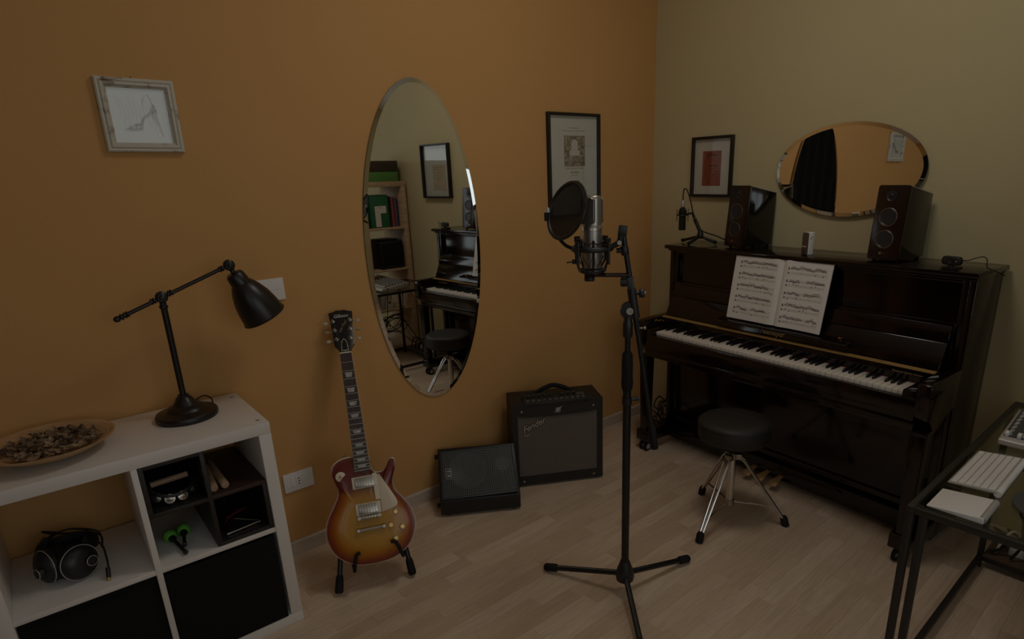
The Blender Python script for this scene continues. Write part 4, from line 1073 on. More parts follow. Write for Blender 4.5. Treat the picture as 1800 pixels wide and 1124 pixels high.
B = MB(); c = bl + bq*0.485; B.tube([c - bq*0.035, c + bq*0.06], 0.0145, 12); B.build('boom_clamp', M_bplastic, t)
B = MB(); c = bl + bq*0.553; B.tube([c - bq*0.038, c + bq*0.030], 0.0155, 4); B.build('accessory_clamp', M_bplastic, t, bevel=0.002)
c = bl + bq*0.530
B = MB(); B.cyl(c, c + side*0.030, 0.006, n=12); B.lathe([(0.012, 0.022), (0.0145, 0.026), (0.0145, 0.036), (0.012, 0.040), (0.0, 0.040)], 16, c, side); kn = B.build('clamp_knob', M_bplastic, t)
MB().lathe([(0.0065, 0.040), (0.0065, 0.042), (0.0, 0.042)], 14, c, side).build('knob_cap', M_silver, kn)
c = bl + bq*0.415
B = MB(); B.cyl(c, c + side*0.022, 0.003, n=8); B.ball(c + side*0.024, 0.006, 10, 8); B.build('tension_screw', M_nickel, t)
# side bar carrying the shock mount
b0, b1 = ms(0.002, 1.185), ms(-0.137, 1.187)
MB().tube([b0, b1], 0.0115, 4, flat=0.6).build('extension_bar', M_brownfoil, t)
B = MB(); c = b0 + side*-0.016; B.cyl(c + Vector((0,0,-0.003)), c + Vector((0,0,-0.036)) + vdir*0.006, 0.005, n=10); B.lathe([(0.0, -0.012), (0.014, -0.010), (0.014, 0.010), (0.0, 0.012)], 16, c + Vector((0,0,-0.022)), side); B.build('bar_knob', M_bplastic, t)
MB().lathe([(0.016, -0.012), (0.017, -0.006), (0.017, 0.0), (0.012, 0.003), (0.010, 0.008), (0.0095, 0.030)], 18, ms(-0.122, 1.180)).build('threaded_stud', M_bplastic, t)
B = MB(); c = ms(-0.012, 1.262); B.lathe([(0.0115, -0.014), (0.0125, -0.012), (0.0125, 0.012), (0.0115, 0.014)], 16, c, bq); B.cyl(c, c - side*0.026, 0.008, n=12); B.build('boom_stop', M_bplastic, t)
# top joint of the boom
B = MB(); B.box(-0.014, 0.014, -0.012, 0.012, -0.018, 0.014); B.build('boom_head', M_bplastic, t, bevel=0.003, loc=bt + Vector((0,0,0.002)), rot=(0, R(8), math.atan2(side.y, side.x)))

MC = SB + ms(-0.113, 0)           # microphone axis on the floor plan
mz0, mz1 = 1.207, 1.428
# microphone
t = thing('condenser_microphone', 'silver large diaphragm condenser microphone held in a shock mount', 'microphone', MC + Vector((0,0,mz0)), (0, 0, math.atan2(vdir.y, vdir.x) - R(28)))
t.scale = (1.22, 1.22, 1.0)
MB().lathe([(0.0, 0.0), (0.0235, 0.0), (0.0255, 0.003), (0.0258, 0.006), (0.0258, 0.116), (0.0252, 0.1165), (0.0252, 0.118), (0.0258, 0.1185), (0.0258, 0.132), (0.0245, 0.134), (0.0, 0.134)], 40).build('mic_body', M_micbody, t)
# head basket: flattened yoke with mesh front and back
def head(sx, sy, z0, z1, m, nm, par):
    n_ = 40; vs_ = []; fs = []; L_ = [(0.0, 1.0), (0.55, 1.0), (0.80, 0.99), (0.90, 0.95), (0.96, 0.86), (1.0, 0.66), (1.004, 0.0)]
    for f, k in L_:
        for i in range(n_):
            a = 2*PI*i/n_; ca_, sa = math.cos(a), math.sin(a)
            vs_.append((sx*k*ca_, sy*(k*0.25+0.75 if f > 0.8 and k > 0 else k)*sa if k > 0 else 0, z0+(z1-z0)*f))
    for i in range(len(L_)-1):
        for k in range(n_): fs.append((i*n_+k, i*n_+(k+1) % n_, (i+1)*n_+(k+1) % n_, (i+1)*n_+k))
    fs.append(tuple(range(n_))[::-1])
    B = MB(); B.add(vs_, fs); return B.build(nm, m, par)
hb = head(0.0225, 0.0245, 0.134, mz1-mz0, M_micbody, 'head_frame', t)
for s in (-1, 1):
    B = MB(); pr = rrect(-0.0185, 0.0185, 0.138, mz1-mz0-0.006, 0.009, 6); n_ = len(pr)
    def bulge(y, z): return s*(0.0165 + 0.0085*math.sqrt(max(0, 1-(y/0.026)**2)))
    B.add([(s*0.010, y, z) for y, z in pr] + [(bulge(y, z), y, z) for y, z in pr] + [(bulge(y*0.5, z), y*0.5, (z-0.175)*0.5+0.175) for y, z in pr], [(i, (i+1) % n_, n_+(i+1) % n_, n_+i) for i in range(n_)] + [(n_+i, n_+(i+1) % n_, 2*n_+(i+1) % n_, 2*n_+i) for i in range(n_)] + [tuple(range(2*n_, 3*n_))])
    B.build('head_grille', M_micgrille, hb)
    B = MB(); B.tube([(bulge(y, z)+s*0.0002, y, z) for y, z in pr], 0.0012, 6, closed=True); B.build('grille_rim', M_micbody, hb)
MB().cyl((0.0250, 0, 0.126), (0.0262, 0, 0.126), 0.0025, n=12).build('gold_dot', M_brass, t)
# shock mount
t = thing('shock_mount', 'black elastic shock mount cradle around the silver microphone', 'shock mount', MC + Vector((0,0,1.19)))
rz = 0.080
MB().tube(circle_pts((0,0,rz), 0.062, 40), 0.0062, 10, closed=True, flat=1.25).build('upper_ring', M_bplastic, t)
MB().tube(circle_pts((0,0,0.012), 0.040, 36), 0.0045, 10, closed=True).build('lower_ring', M_bplastic, t)
MB().lathe([(0.010, -0.006), (0.040, 0.006), (0.040, 0.012), (0.030, 0.0135), (0.0, 0.0135)], 28).build('base_cup', M_bplastic, t)
a0 = math.atan2(vdir.y, vdir.x)
posts = [a0 + R(8), a0 + R(98), a0 + R(188), a0 + R(278)]
for a in posts:
    c = Vector((math.cos(a), math.sin(a), 0))
    MB().tube([c*0.040 + Vector((0,0,0.012)), c*0.050 + Vector((0,0,0.045)), c*0.050 + Vector((0,0,rz+0.028))], 0.0048, 8, flat=0.7).build('cage_post', M_bplastic, t)
for k in range(4):
    a = posts[k] + R(45); c = Vector((math.cos(a), math.sin(a), 0))
    p_ = MB().tube([c*0.066 + Vector((0,0,rz-0.045)), c*0.066 + Vector((0,0,rz+0.026))], 0.0045, 8).build('outer_post', M_bplastic, t)
    B = MB(); B.box(-0.010, 0.010, -0.005, 0.005, rz+0.018, rz+0.034); o = B.build('cord_clip', M_bplastic, p_, bevel=0.001, loc=c*0.062, rot=(0,0,a+PI/2))
B = MB(); pts = []
for k in range(16):
    a = a0 + R(8) + 2*PI*k/16; r_ = 0.052 if k % 2 == 0 else 0.034
    pts.append((r_*math.cos(a), r_*math.sin(a), rz + (0.026 if k % 2 == 0 else 0.012)))
B.tube(pts, 0.0017, 6, closed=True); B.build('elastic_cord', M_blackmatte, t)
B = MB(); pts = []
for k in range(16):
    a = a0 + R(8) + 2*PI*k/16; r_ = 0.060 if k % 2 == 0 else 0.030
    pts.append((r_*math.cos(a), r_*math.sin(a), rz - 0.004 if k % 2 == 0 else 0.022))
B.tube(pts, 0.0017, 6, closed=True); B.build('elastic_cord', M_blackmatte, t)
B = MB(); e = (bt + SB) - (MC + Vector((0,0,1.19))); B.tube([side*0.060 + Vector((0,0,rz+0.004)), side*0.085 + Vector((0,0,rz+0.016)), Vector(e) + Vector((0,0,0.002))], [0.008, 0.011, 0.010], 12); B.build('mount_arm', M_bplastic, t)
B = MB(); c = side*0.085 + Vector((0,0,rz+0.018)); B.cyl(c, c + vdir*0.022, 0.004, n=10); B.lathe([(0.007, 0.018), (0.007, 0.026), (0.0, 0.026)], 14, c, vdir); B.build('mount_screw', M_nickel, t)
B = MB(); c = -side*0.045 + Vector((0,0,rz-0.040)); B.cyl(c, c - side*0.012, 0.004, n=8); B.tube([c - side*0.012 + Vector((0,0,0.006)), c - side*0.012 - Vector((0,0,0.008))], 0.0065, 10); B.tube([c - side*0.012 - Vector((0,0,0.001)), c - side*0.036 - Vector((0,0,0.004))], 0.0022, 8); B.build('wing_screw', M_bplastic, t)
# pop filter: a hoop with nylon net on a short gooseneck
camv = (Vector(cam.location) - (SB + ms(-0.205, 1.388))).normalized()
rt_ = camv.cross(Vector((0,0,1))).normalized()
rt_ = rt_ if rt_.dot(side) > 0 else -rt_
upv = rt_.cross(camv); upv = upv if upv.z > 0 else -upv
mi = (rt_*0.925 - upv*0.38).normalized()
ma = (camv.cross(mi)).normalized()
pn = (camv*0.58 - mi*0.815).normalized()
e1 = ma; e2 = pn.cross(e1).normalized()
PC = SB + ms(-0.186, 1.389, 0.055)
t = thing('pop_filter', 'round black pop filter in front of the silver microphone', 'pop filter', PC)
PR_ = 0.0845
MB().tube(circle_pts((0,0,0), PR_, 56, e1, e2), 0.0052, 10, closed=True, flat=1.2).build('hoop', M_bplastic, t)
B = MB(); c = circle_pts((0,0,0), PR_-0.003, 56, e1, e2); B.add(c + [Vector((0,0,0))+pn*0.002], [(i, (i+1) % 56, 56) for i in range(56)]); B.build('nylon_net', M_net, t)
B = MB(); c = circle_pts(-pn*0.006, PR_-0.003, 56, e1, e2); B.add(c + [-pn*0.008], [(i, (i+1) % 56, 56) for i in range(56)]); B.build('nylon_net', M_net, t)
low = min((p for p in circle_pts((0,0,0), PR_, 72, e1, e2)), key=lambda p: p.z)
ring_l = (MC + Vector((0,0,1.19+rz)) - side*0.062) - PC
MB().tube(spline([low, low + (ring_l-low)*0.45 + Vector((0,0,-0.006)), ring_l], 8), 0.0055, 10).build('gooseneck', M_blackmatte, t)
lf = min((p for p in circle_pts((0,0,0), PR_, 72, e1, e2)), key=lambda p: p.dot(rt_))
B = MB(); B.box(-0.006, 0.006, -0.006, 0.006, -0.012, 0.014); B.build('hoop_clip', M_bplastic, t, bevel=0.002, loc=lf - rt_*0.006 + Vector((0,0,0.012)))
B = MB(); B.box(-0.0035, 0.0035, -0.004, 0.004, 0.0, 0.014); B.build('clip_sticker', M_wplastic, t, loc=lf - rt_*0.002 + Vector((0,0,0.026)))

# ================================================================== drum throne
t = thing('drum_stool', 'round black padded stool on chrome tripod in front of the piano', 'stool', (-0.80, -1.106, 0))
MB().lathe([(0.0, 0.398), (0.135, 0.398), (0.145, 0.402), (0.149, 0.412), (0.149, 0.462), (0.146, 0.474), (0.136, 0.483), (0.10, 0.488), (0.0, 0.490)], 56).build('seat_pad', M_seat, t)
MB().tube(circle_pts((0,0,0.471), 0.1485, 56), 0.0022, 6, closed=True).build('seat_piping', M_seat, t)
MB().lathe([(0.135, 0.393), (0.135, 0.399), (0.0, 0.399)], 40).build('seat_plate', M_blackmatte, t)
MB().cyl((0,0,0.30), (0,0,0.395), 0.0105, n=18).build('threaded_post', M_chrome, t)
MB().lathe([(0.020, 0.335), (0.022, 0.338), (0.020, 0.365), (0.013, 0.385), (0.013, 0.392)], 20).build('height_nut', M_blackmatte, t)
MB().lathe([(0.0165, 0.085), (0.0165, 0.330), (0.013, 0.333), (0.0, 0.333)], 22).build('centre_tube', M_chrome, t)
uc = MB().lathe([(0.0175, 0.300), (0.0215, 0.303), (0.0215, 0.328), (0.0175, 0.332)], 22).build('upper_collar', M_nickel, t)
lc = MB().lathe([(0.0175, 0.080), (0.0210, 0.082), (0.0210, 0.105), (0.0175, 0.108)], 22).build('lower_collar', M_nickel, t)
B = MB(); B.tube([(0.018,0,0.335), (0.055,0.005,0.338)], 0.004, 8); B.ball((0.030,0.0,0.337), 0.0085, 10, 8, (1.4, 1, 0.8)); B.build('locking_bolt', M_chrome, t)
for dx, dy in ((-0.244, -0.015), (0.135, -0.204), (0.112, 0.220)):
    d = Vector((dx, dy, 0)).normalized(); s_ = Vector((-d.y, d.x, 0)); ft = d*0.232 + Vector((0,0,0.030)); fe = d*0.243
    MB().box(-0.012, 0.012, -0.016, 0.016, 0.303, 0.327).build('leg_bracket', M_nickel, t, bevel=0.002, loc=d*0.026, rot=(0,0,math.atan2(d.y, d.x)))
    for k in (-1, 1):
        MB().tube([d*0.030 + s_*k*0.013 + Vector((0,0,0.314)), d*0.052 + s_*k*0.013 + Vector((0,0,0.295)), ft + s_*k*0.006], 0.0048, 10).build('leg_rod', M_chrome, t)
    MB().tube([d*0.020 + Vector((0,0,0.094)), d*0.188 + Vector((0,0,0.088))], 0.0032, 8).build('leg_brace', M_chrome, t)
    q = (fe - ft).normalized()
    MB().tube([ft - q*0.004 + Vector((0,0,0.012)), ft + Vector((0,0,0.004)), d*0.236 + Vector((0,0,0.017)), fe + Vector((0,0,0.001))], [0.011, 0.0165, 0.0165, 0.0155], 14).build('rubber_foot', M_blackmatte, t)

# ================================================================== upright piano against the beige wall
PU, PW = 1.099, 0.15
t = thing('upright_piano', 'glossy black upright piano with open lid against the beige wall', 'piano', wpt(PU, PW, 0), (0,0,WROT))
F = wfn(PU, PW)
def pb(name, u0, u1, w0, w1, z0, z1, m=M_glossblack, par=None, bevel=0.002):
    return MB(F).box(u0, u1, w0, w1, z0, z1).build(name, m, par or t, bevel=bevel)
pb('top_lid', 0.3715, 1.827, 0.014, 0.300, 1.100, 1.120, bevel=0.005)
pb('lid_moulding', 0.382, 1.815, 0.016, 0.278, 1.088, 1.100)
for u0, u1 in ((0.385, 0.410), (1.787, 1.812)):
    pb('side_panel', u0, u1, 0.015, 0.264, 0.030, 1.0875, bevel=0.003)
up = pb('upper_panel', 0.410, 1.787, 0.215, 0.243, 0.700, 1.0875)
for u0, u1, z0, z1 in ((0.410, 0.432, 0.76, 1.0875), (1.765, 1.787, 0.76, 1.0875), (0.432, 1.765, 1.074, 1.0875), (0.432, 1.765, 0.76, 0.925)):
    pb('panel_moulding', u0, u1, 0.243, 0.258, z0, z1, par=up)
pb('back_panel', 0.410, 1.787, 0.016, 0.034, 0.11, 1.0875)
# open fallboard leaning back on the upper panel, in two leaves
def leaf(nm, w0, z0, w1, z1, th, u0, u1, par=None):
    d = Vector((0, w1-w0, z1-z0)).normalized(); n_ = Vector((0, d.z, -d.y))
    B = MB(F); B.slab([(u0, w0, z0), (u1, w0, z0), (u1, w1, z1), (u0, w1, z1)], n_*(-th)); return B.build(nm, M_glossblack, par or t, bevel=0.002)
fbd = leaf('fallboard', 0.343, 0.760, 0.300, 0.856, 0.016, 0.434, 1.763)
leaf('fallboard_lip', 0.297, 0.858, 0.281, 0.917, 0.014, 0.434, 1.763, fbd)
# brass piano hinge along its foot
hg = MB(F).slab([(0.434, 0.346, 0.7555), (1.763, 0.346, 0.7555), (1.763, 0.372, 0.7525), (0.434, 0.372, 0.7525)], (0, 0, 0.0022)).build('hinge_strip', M_hinge, fbd)
B = MB(F)
for k in range(26):
    B.lathe([(0.0016, 0), (0.0016, 0.0006), (0, 0.0006)], 8, (0.455+0.0505*k, 0.359, 0.7562))
B.build('hinge_screws', M_black_key, hg)
# brand on the fallboard: gold letters on the glossy leaf
dz = Vector((0, 0.300-0.343, 0.856-0.760)).normalized()
ang = math.atan2(dz.z, -dz.y)
B = None
text('brand_lettering', 'Niemeyer', 0.034, M_gold, fbd, F((1.072, 0.3395, 0.7765)), (ang, 0, 0), ext=0.0006, sx=0.88, offset=0.0003)
pb('name_board', 0.432, 1.765, 0.330, 0.353, 0.690, 0.750, M_glossblack)
text('action_maker_lettering', 'Mechanik System Renner', 0.011, M_gold, t, F((1.665, 0.3536, 0.730)), (PI/2, 0, 0), ext=0.0002)
pb('felt_strip', 0.487, 1.712, 0.353, 0.357, 0.690, 0.702, M_felt, bevel=0)
# book ledge on the fallboard
lg = MB(F).slab([(0.786, 0.312, 0.800), (1.430, 0.312, 0.800), (1.430, 0.372, 0.790), (0.786, 0.372, 0.790)], (0, 0.003, 0.010)).build('music_ledge', M_glossblack, fbd, bevel=0.002)
for u in (0.83, 1.385):
    pb('ledge_clip', u-0.008, u+0.008, 0.330, 0.345, 0.806, 0.815, M_brass, lg, bevel=0.002)
# arms, key blocks, key bed
prof = [(0.258, 0.758), (0.330, 0.757), (0.486, 0.753), (0.502, 0.746), (0.507, 0.730), (0.507, 0.650), (0.500, 0.622), (0.470, 0.596), (0.440, 0.560), (0.415, 0.548), (0.385, 0.556), (0.340, 0.592), (0.300, 0.606), (0.258, 0.606)]
for u0, u1 in ((0.385, 0.432), (1.765, 1.812)):
    MB(F).prism(prof, u0, u1, 'x').build('piano_arm', M_glossblack, t, bevel=0.003)
for u0, u1 in ((0.433, 0.4855), (1.7135, 1.764)):
    pb('key_block', u0, u1, 0.353, 0.496, 0.640, 0.712, bevel=0.003)
pb('key_bed', 0.432, 1.765, 0.240, 0.474, 0.590, 0.655)
pb('key_slip', 0.433, 1.764, 0.476, 0.497, 0.600, 0.681, bevel=0.003)
pb('lower_rail', 0.432, 1.765, 0.430, 0.492, 0.562, 0.599, bevel=0.003)
# keys
KW = 1.225/52; K0, KZ, KF, KB = 0.487, 0.698, 0.471, 0.354
pat = [0, 2, 3, 5, 7, 8, 10]          # white semitones from A
blacks = []
for i in range(52):
    s = (i // 7)*12 + pat[i % 7]
    nxt = (i % 7)
    if nxt in (0, 2, 3, 5, 6) and i < 51: blacks.append(i)
Wk = MB(); g = 0.0009
Wk.box(-KW/2+g, KW/2-g, -(KF-KB)/2, (KF-KB)/2, -0.018, 0.0); wme = Wk.mesh('white_key', bevel=0.0008, seg=2)
wme.materials.append(M_white_key)
for i in range(52):
    link('white_key', wme, None, t, loc=F((K0+KW*(i+0.5), (KF+KB)/2, KZ)))
bl_ = 0.092
Bk = MB(); Bk.add([(-0.0055, -bl_/2, -0.006), (0.0055, -bl_/2, -0.006), (0.0055, bl_/2, -0.006), (-0.0055, bl_/2, -0.006), (-0.0045, -bl_/2+0.010, 0.0115), (0.0045, -bl_/2+0.010, 0.0115), (0.0045, bl_/2, 0.0115), (-0.0045, bl_/2, 0.0115)], [(0,1,2,3), (4,5,6,7), (0,1,5,4), (1,2,6,5), (2,3,7,6), (3,0,4,7)])
bme = Bk.mesh('black_key', bevel=0.0012, seg=2); bme.materials.append(M_black_key)
for i in blacks:
    link('black_key', bme, None, t, loc=F((K0+KW*(i+1), KB+bl_/2-0.022, KZ)))
# lower case
pb('knee_board', 0.410, 1.787, 0.205, 0.232, 0.110, 0.589)
for u0, u1, z0, z1 in ((0.410, 0.440, 0.112, 0.560), (1.757, 1.787, 0.112, 0.560), (0.440, 1.757, 0.53, 0.560), (0.440, 1.757, 0.112, 0.15)):
    pb('knee_board_moulding', u0, u1, 0.232, 0.240, z0, z1)
pb('plinth', 0.3855, 1.8115, 0.016, 0.266, 0.030, 0.1095, bevel=0.003)
for uc_, nm in ((0.4155, 'a'), (1.7815, 'b')):
    B = MB(F); B.add([(uc_-0.021, 0.436, 0.124), (uc_+0.021, 0.436, 0.124), (uc_+0.021, 0.478, 0.124), (uc_-0.021, 0.478, 0.124), (uc_-0.027, 0.430, 0.548), (uc_+0.027, 0.430, 0.548), (uc_+0.027, 0.486, 0.548), (uc_-0.027, 0.486, 0.548)], [(0,1,2,3), (4,5,6,7), (0,1,5,4), (1,2,6,5), (2,3,7,6), (3,0,4,7)])
    lg_ = B.build('front_leg', M_glossblack, t, bevel=0.002)
    pb('leg_collar', uc_-0.031, uc_+0.031, 0.424, 0.490, 0.546, 0.562, par=lg_)
    MB(F).prism([(0.264, 0.060), (0.480, 0.060), (0.488, 0.068), (0.488, 0.118), (0.480, 0.126), (0.264, 0.126)], uc_-0.040, uc_+0.040, 'x').build('toe_block', M_glossblack, t, bevel=0.002)
    cf = MB(F).box(uc_-0.012, uc_+0.012, 0.438, 0.470, 0.040, 0.060).build('caster_fork', M_black, t, bevel=0.002)
    for s in (-1, 1):
        MB(F).lathe([(0.010, -0.007), (0.024, -0.007), (0.0265, -0.004), (0.0265, 0.004), (0.024, 0.007), (0.010, 0.007)], 24, (uc_+s*0.017, 0.458, 0.0267), (1,0,0)).build('caster_wheel', M_blackmatte, cf)
        MB(F).lathe([(0.0, -0.008), (0.015, -0.008), (0.015, 0.008), (0.0, 0.008)], 20, (uc_+s*0.017, 0.458, 0.0267), (1,0,0)).build('wheel_hub', M_silver, cf)
M_pedal = mat('worn_brass_pedal', (0.52, 0.32, 0.14), 0.38, 0.45)
for u in (0.995, 1.068, 1.141):
    pl = [(-0.010, 0.0), (0.010, 0.0), (0.011, 0.03), (0.016, 0.065), (0.022, 0.085), (0.020, 0.098), (0.010, 0.105), (-0.010, 0.105), (-0.020, 0.098), (-0.022, 0.085), (-0.016, 0.065), (-0.011, 0.03)]
    n_ = len(pl); vs_ = []
    for th in (0, 1):
        for x, s in pl:
            z = 0.062 - 0.018*(s/0.105)**1.5 + 0.006*(s/0.105 > 0.9)*-1
            vs_.append((u + x, 0.245 + s, z - 0.007*th))
    B = MB(F); B.add(vs_, [tuple(range(n_)), tuple(range(n_, 2*n_))[::-1]] + [(i, (i+1) % n_, n_+(i+1) % n_, n_+i) for i in range(n_)])
    B.build('pedal', M_pedal, t, bevel=0.001)
# small brass rings modelled as the lid bumpers' reflections, inside the left arm
for w, z in ((0.405, 0.738), (0.372, 0.732)):
    B = MB(F); B.tube([(0.4335, w + 0.012*math.cos(a), z + 0.006*math.sin(a)) for a in [2*PI*k/20 for k in range(20)]], 0.0018, 6, closed=True); B.build('bumper_reflection', M_brass, t)

# ------------------------------------------------------------------ open music book on the ledge
UB0, UB1 = 0.822, 1.300; UBM = 1.074
t = thing('music_book', 'open book of sheet music standing on the piano', 'book', wpt(UBM, 0.335, 0.812), (0,0,WROT))
FB = wfn(UBM, 0.335, 0.812)
lean0, lean1, BH = 0.345, 0.292, 0.300
def page(side_, s, v, h=0.0):
    """s 0..1 from the spine outwards, v 0..1 up the page"""
    u = UBM + (s*(UB1-UBM) if side_ > 0 else -s*(UBM-UB0))
    bow = 0.0035*math.exp(-((s-0.13)/0.10)**2) + 0.002*(1-s) + (0.010*s*s*s*(1-v) if side_ > 0 else 0)
    gut = -0.005*math.exp(-(s/0.035)**2)
    w = lean0 + (lean1-lean0)*v + bow + gut + h
    z = 0.812 + BH*v
    return (u, w, z)
for side_ in (-1, 1):
    n_, m_ = 28, 6
    B = MB(FB); vs_ = [page(side_, i/n_, j/m_) for i in range(n_+1) for j in range(m_+1)]; k = len(vs_)
    vs_ += [page(side_, i/n_, j/m_, -0.005) for i in range(n_+1) for j in range(m_+1)]
    fs = []
    for i in range(n_):
        for j in range(m_):
            q = (i*(m_+1)+j, (i+1)*(m_+1)+j, (i+1)*(m_+1)+j+1, i*(m_+1)+j+1); fs += [q, tuple(x+k for x in q)[::-1]]
    for i in range(n_):
        for j in (0, m_): fs.append((i*(m_+1)+j, (i+1)*(m_+1)+j, (i+1)*(m_+1)+j+k, i*(m_+1)+j+k))
    for j in range(m_):
        for i in (0, n_): fs.append((i*(m_+1)+j, i*(m_+1)+j+1, i*(m_+1)+j+1+k, i*(m_+1)+j+k))
    B.add(vs_, fs); pg_ = B.build('page', M_paper, t)
    rg = random.Random(20+side_)
    lines = MB(FB); notes = MB(FB)
    def quad(M_, s0, s1, v0, v1, h, n_=1, dv=0.0):
        for i in range(n_):
            a, b_ = s0+(s1-s0)*i/n_, s0+(s1-s0)*(i+1)/n_
            da, db = dv*i/n_, dv*(i+1)/n_
            M_.add([page(side_, a, v0+da, h), page(side_, b_, v0+db, h), page(side_, b_, v1+db, h), page(side_, a, v1+da, h)], [(0,1,2,3)])
    pm_ = 1 if side_ > 0 else -1
    sa, sb_ = (0.12, 0.90) if side_ > 0 else (0.10, 0.88)
    top = 0.885 if side_ < 0 else 0.865
    for sy in range(5):
        vt = top - 0.176*sy
        for st in (0, 1):
            vb = vt - 0.062*st
            for l_ in range(5):
                v = vb - 0.0072*l_
                quad(lines, sa, sb_, v, v+0.0011, 0.0004, 14)
        for bar in (0.0, 0.34, 0.68, 1.0):
            s = sa + (sb_-sa)*bar; quad(lines, s-0.0012, s+0.0012, vt-0.092, vt, 0.00045)
        left = sa if side_ > 0 else sb_
        # clefs and groups of beamed notes
        dirn = 1 if side_ > 0 else -1
        x = 0.05
        quad(notes, *sorted((left + dirn*0.01, left + dirn*0.030)), vt-0.030, vt+0.004, 0.0005)
        quad(notes, *sorted((left + dirn*0.01, left + dirn*0.030)), vt-0.088, vt-0.066, 0.0005)
        while x < 0.72:
            L_ = rg.choice([0.065, 0.075, 0.09]); base = vt - rg.uniform(0.0, 0.026)
            dv = rg.choice([-0.012, -0.006, 0.006, 0.010]); nb = 4
            if rg.random() < 0.93 and x + L_ < 0.77:
                s0_, s1_ = left + dirn*(x+0.02), left + dirn*(x+0.02+L_*0.86)
                if dirn > 0:
                    quad(notes, s0_, s1_, base+0.017, base+0.0225, 0.0006, 3, dv)
                else:
                    quad(notes, s1_, s0_, base+0.017, base+0.0225, 0.0006, 3, dv)
                for i in range(nb):
                    sn = s0_ + (s1_-s0_)*i/(nb-1); vn = base + dv*i/(nb-1)*0.5 + rg.uniform(-0.006, 0.004)
                    quad(notes, sn-0.0095, sn+0.0095, vn-0.0048, vn+0.0048, 0.0006)
                    quad(notes, sn+0.006, sn+0.0085, vn, base+0.019+dv*i/(nb-1), 0.00055)
            if rg.random() < 0.35:
                sn = left + dirn*(x+0.04); vn = vt - 0.062 - rg.uniform(-0.008, 0.03)
                quad(notes, sn-0.011, sn+0.011, vn-0.005, vn+0.005, 0.0006); quad(notes, sn+0.008, sn+0.0105, vn, vn+0.028, 0.00055)
            x += L_
    lines.build('stave_lines', M_sepia, pg_, smooth=0, kind='stuff')
    notes.build('printed_notes', M_ink, pg_, smooth=0, kind='stuff')

# ================================================================== things on the piano
LZ = 1.120
def hifi(label, u, w, yaw, tilt, grp='loudspeakers on the piano'):
    """bookshelf speaker; u,w = front left bottom corner"""
    r = thing('bookshelf_speaker', label, 'speaker', wpt(u, w, LZ), (R(tilt), 0, WROT + R(yaw)), grp)
    W_, H_s, D_ = 0.124, 0.286, 0.212
    z0 = 0.0
    ck = MB(); ck.prism([(0.013, 0.010), (0.038, 0.289), (0.205, 0.254), (0.198, 0.010)], 0.001, W_-0.001, 'x'); ck.build('cabinet', M_spk_side, r, bevel=0.002)
    B = MB(); B.prism(rrect(0, W_, z0, z0+H_s, 0.010), 0.0, 0.012, 'y'); bf = B.build('front_baffle', M_baffle, r, bevel=0.002, loc=(0, 0, 0.009), rot=(R(-5.2), 0, 0))
    tr = MB(); tr.tube([(W_-0.002, 0.040, 0.2885), (W_-0.002, 0.204, 0.2540)], 0.0014, 6); tr.build('edge_trim', M_silver, r)
    cx_ = W_*0.47
    tw = MB().lathe([(0.021, 0.0), (0.021, 0.0015), (0.013, -0.003), (0.010, -0.003)], 28, (cx_, -0.0002, z0+0.247), (0,-1,0)).build('tweeter', M_cone, bf)
    MB().ball((cx_, 0.001, z0+0.247), 0.009, 16, 10).build('tweeter_dome', M_cone, tw)
    for zz in (0.165, 0.080):
        c = (cx_, -0.0004, z0+zz)
        wf_ = MB().tube(circle_pts((cx_, -0.001, z0+zz), 0.0345, 44, (1,0,0), (0,0,1)), 0.0018, 8, closed=True).build('woofer_ring', M_ring, bf)
        MB().lathe([(0.0335, 0.0012), (0.031, 0.0025), (0.028, 0.0008), (0.012, -0.010), (0.010, -0.006), (0.0, -0.003)], 40, (cx_, -0.0006, z0+zz), (0,-1,0)).build('woofer_cone', M_cone, wf_)
    MB().lathe([(0.0055, 0), (0.0055, 0.0008), (0.0, 0.0008)], 18, (cx_-0.008, 0, z0+0.026), (0,-1,0)).build('logo_disc', M_ring, bf)
    text('logo_letters', 'LG', 0.0105, M_ring, bf, (cx_+0.005, -0.0003, z0+0.026), (PI/2, 0, 0), ext=0.0002, sx=0.8)
    for x in (0.016, W_-0.016):
        for y in (0.030, D_-0.03):
            MB().cyl((x, y, 0.0), (x, y, 0.012), 0.007, n=12).build('speaker_foot', M_blackmatte, r)
hifi('maroon black bookshelf speaker on the left half of the piano top', 0.678, 0.205, -8.4, 0)
hifi('maroon black bookshelf speaker on the right half of the piano top', 1.397, 0.231, -3.3, 0)

# small microphone hanging on a desk tripod
mb = wpt(0.512, 0.175, LZ)
t = thing('tripod_microphone', 'small black microphone hung upside down on a desk tripod', 'microphone', mb, (0,0,WROT))
f_ = wfn(0.512, 0.175, LZ)
hub = (0.512, 0.185, LZ+0.042)
for e in ((0.372, 0.160, LZ+0.010), (0.500, 0.262, LZ+0.009), (0.585, 0.140, LZ+0.009)):
    a, b_ = Vector(hub), Vector(e); d = (b_-a).normalized()
    l_ = MB(f_).tube([a, b_], 0.0075, 12).build('tripod_leg', M_black, t)
    MB(f_).tube([b_ - d*0.020, b_], 0.0088, 12).build('rubber_foot', M_blackmatte, l_)
MB(f_).lathe([(0.012, -0.012), (0.016, -0.006), (0.016, 0.014), (0.011, 0.024), (0.010, 0.034)], 18, hub).build('tripod_hub', M_bplastic, t)
top = Vector((0.458, 0.190, LZ+0.158)); a = Vector(hub) + Vector((0, 0, 0.02)); d = (top-a).normalized()
MB(f_).tube([a, a + d*0.075], 0.0095, 14).build('support_post', M_black, t)
MB(f_).tube([a + d*0.073, a + d*0.083], 0.0098, 14).build('post_collar', M_nickel, t)
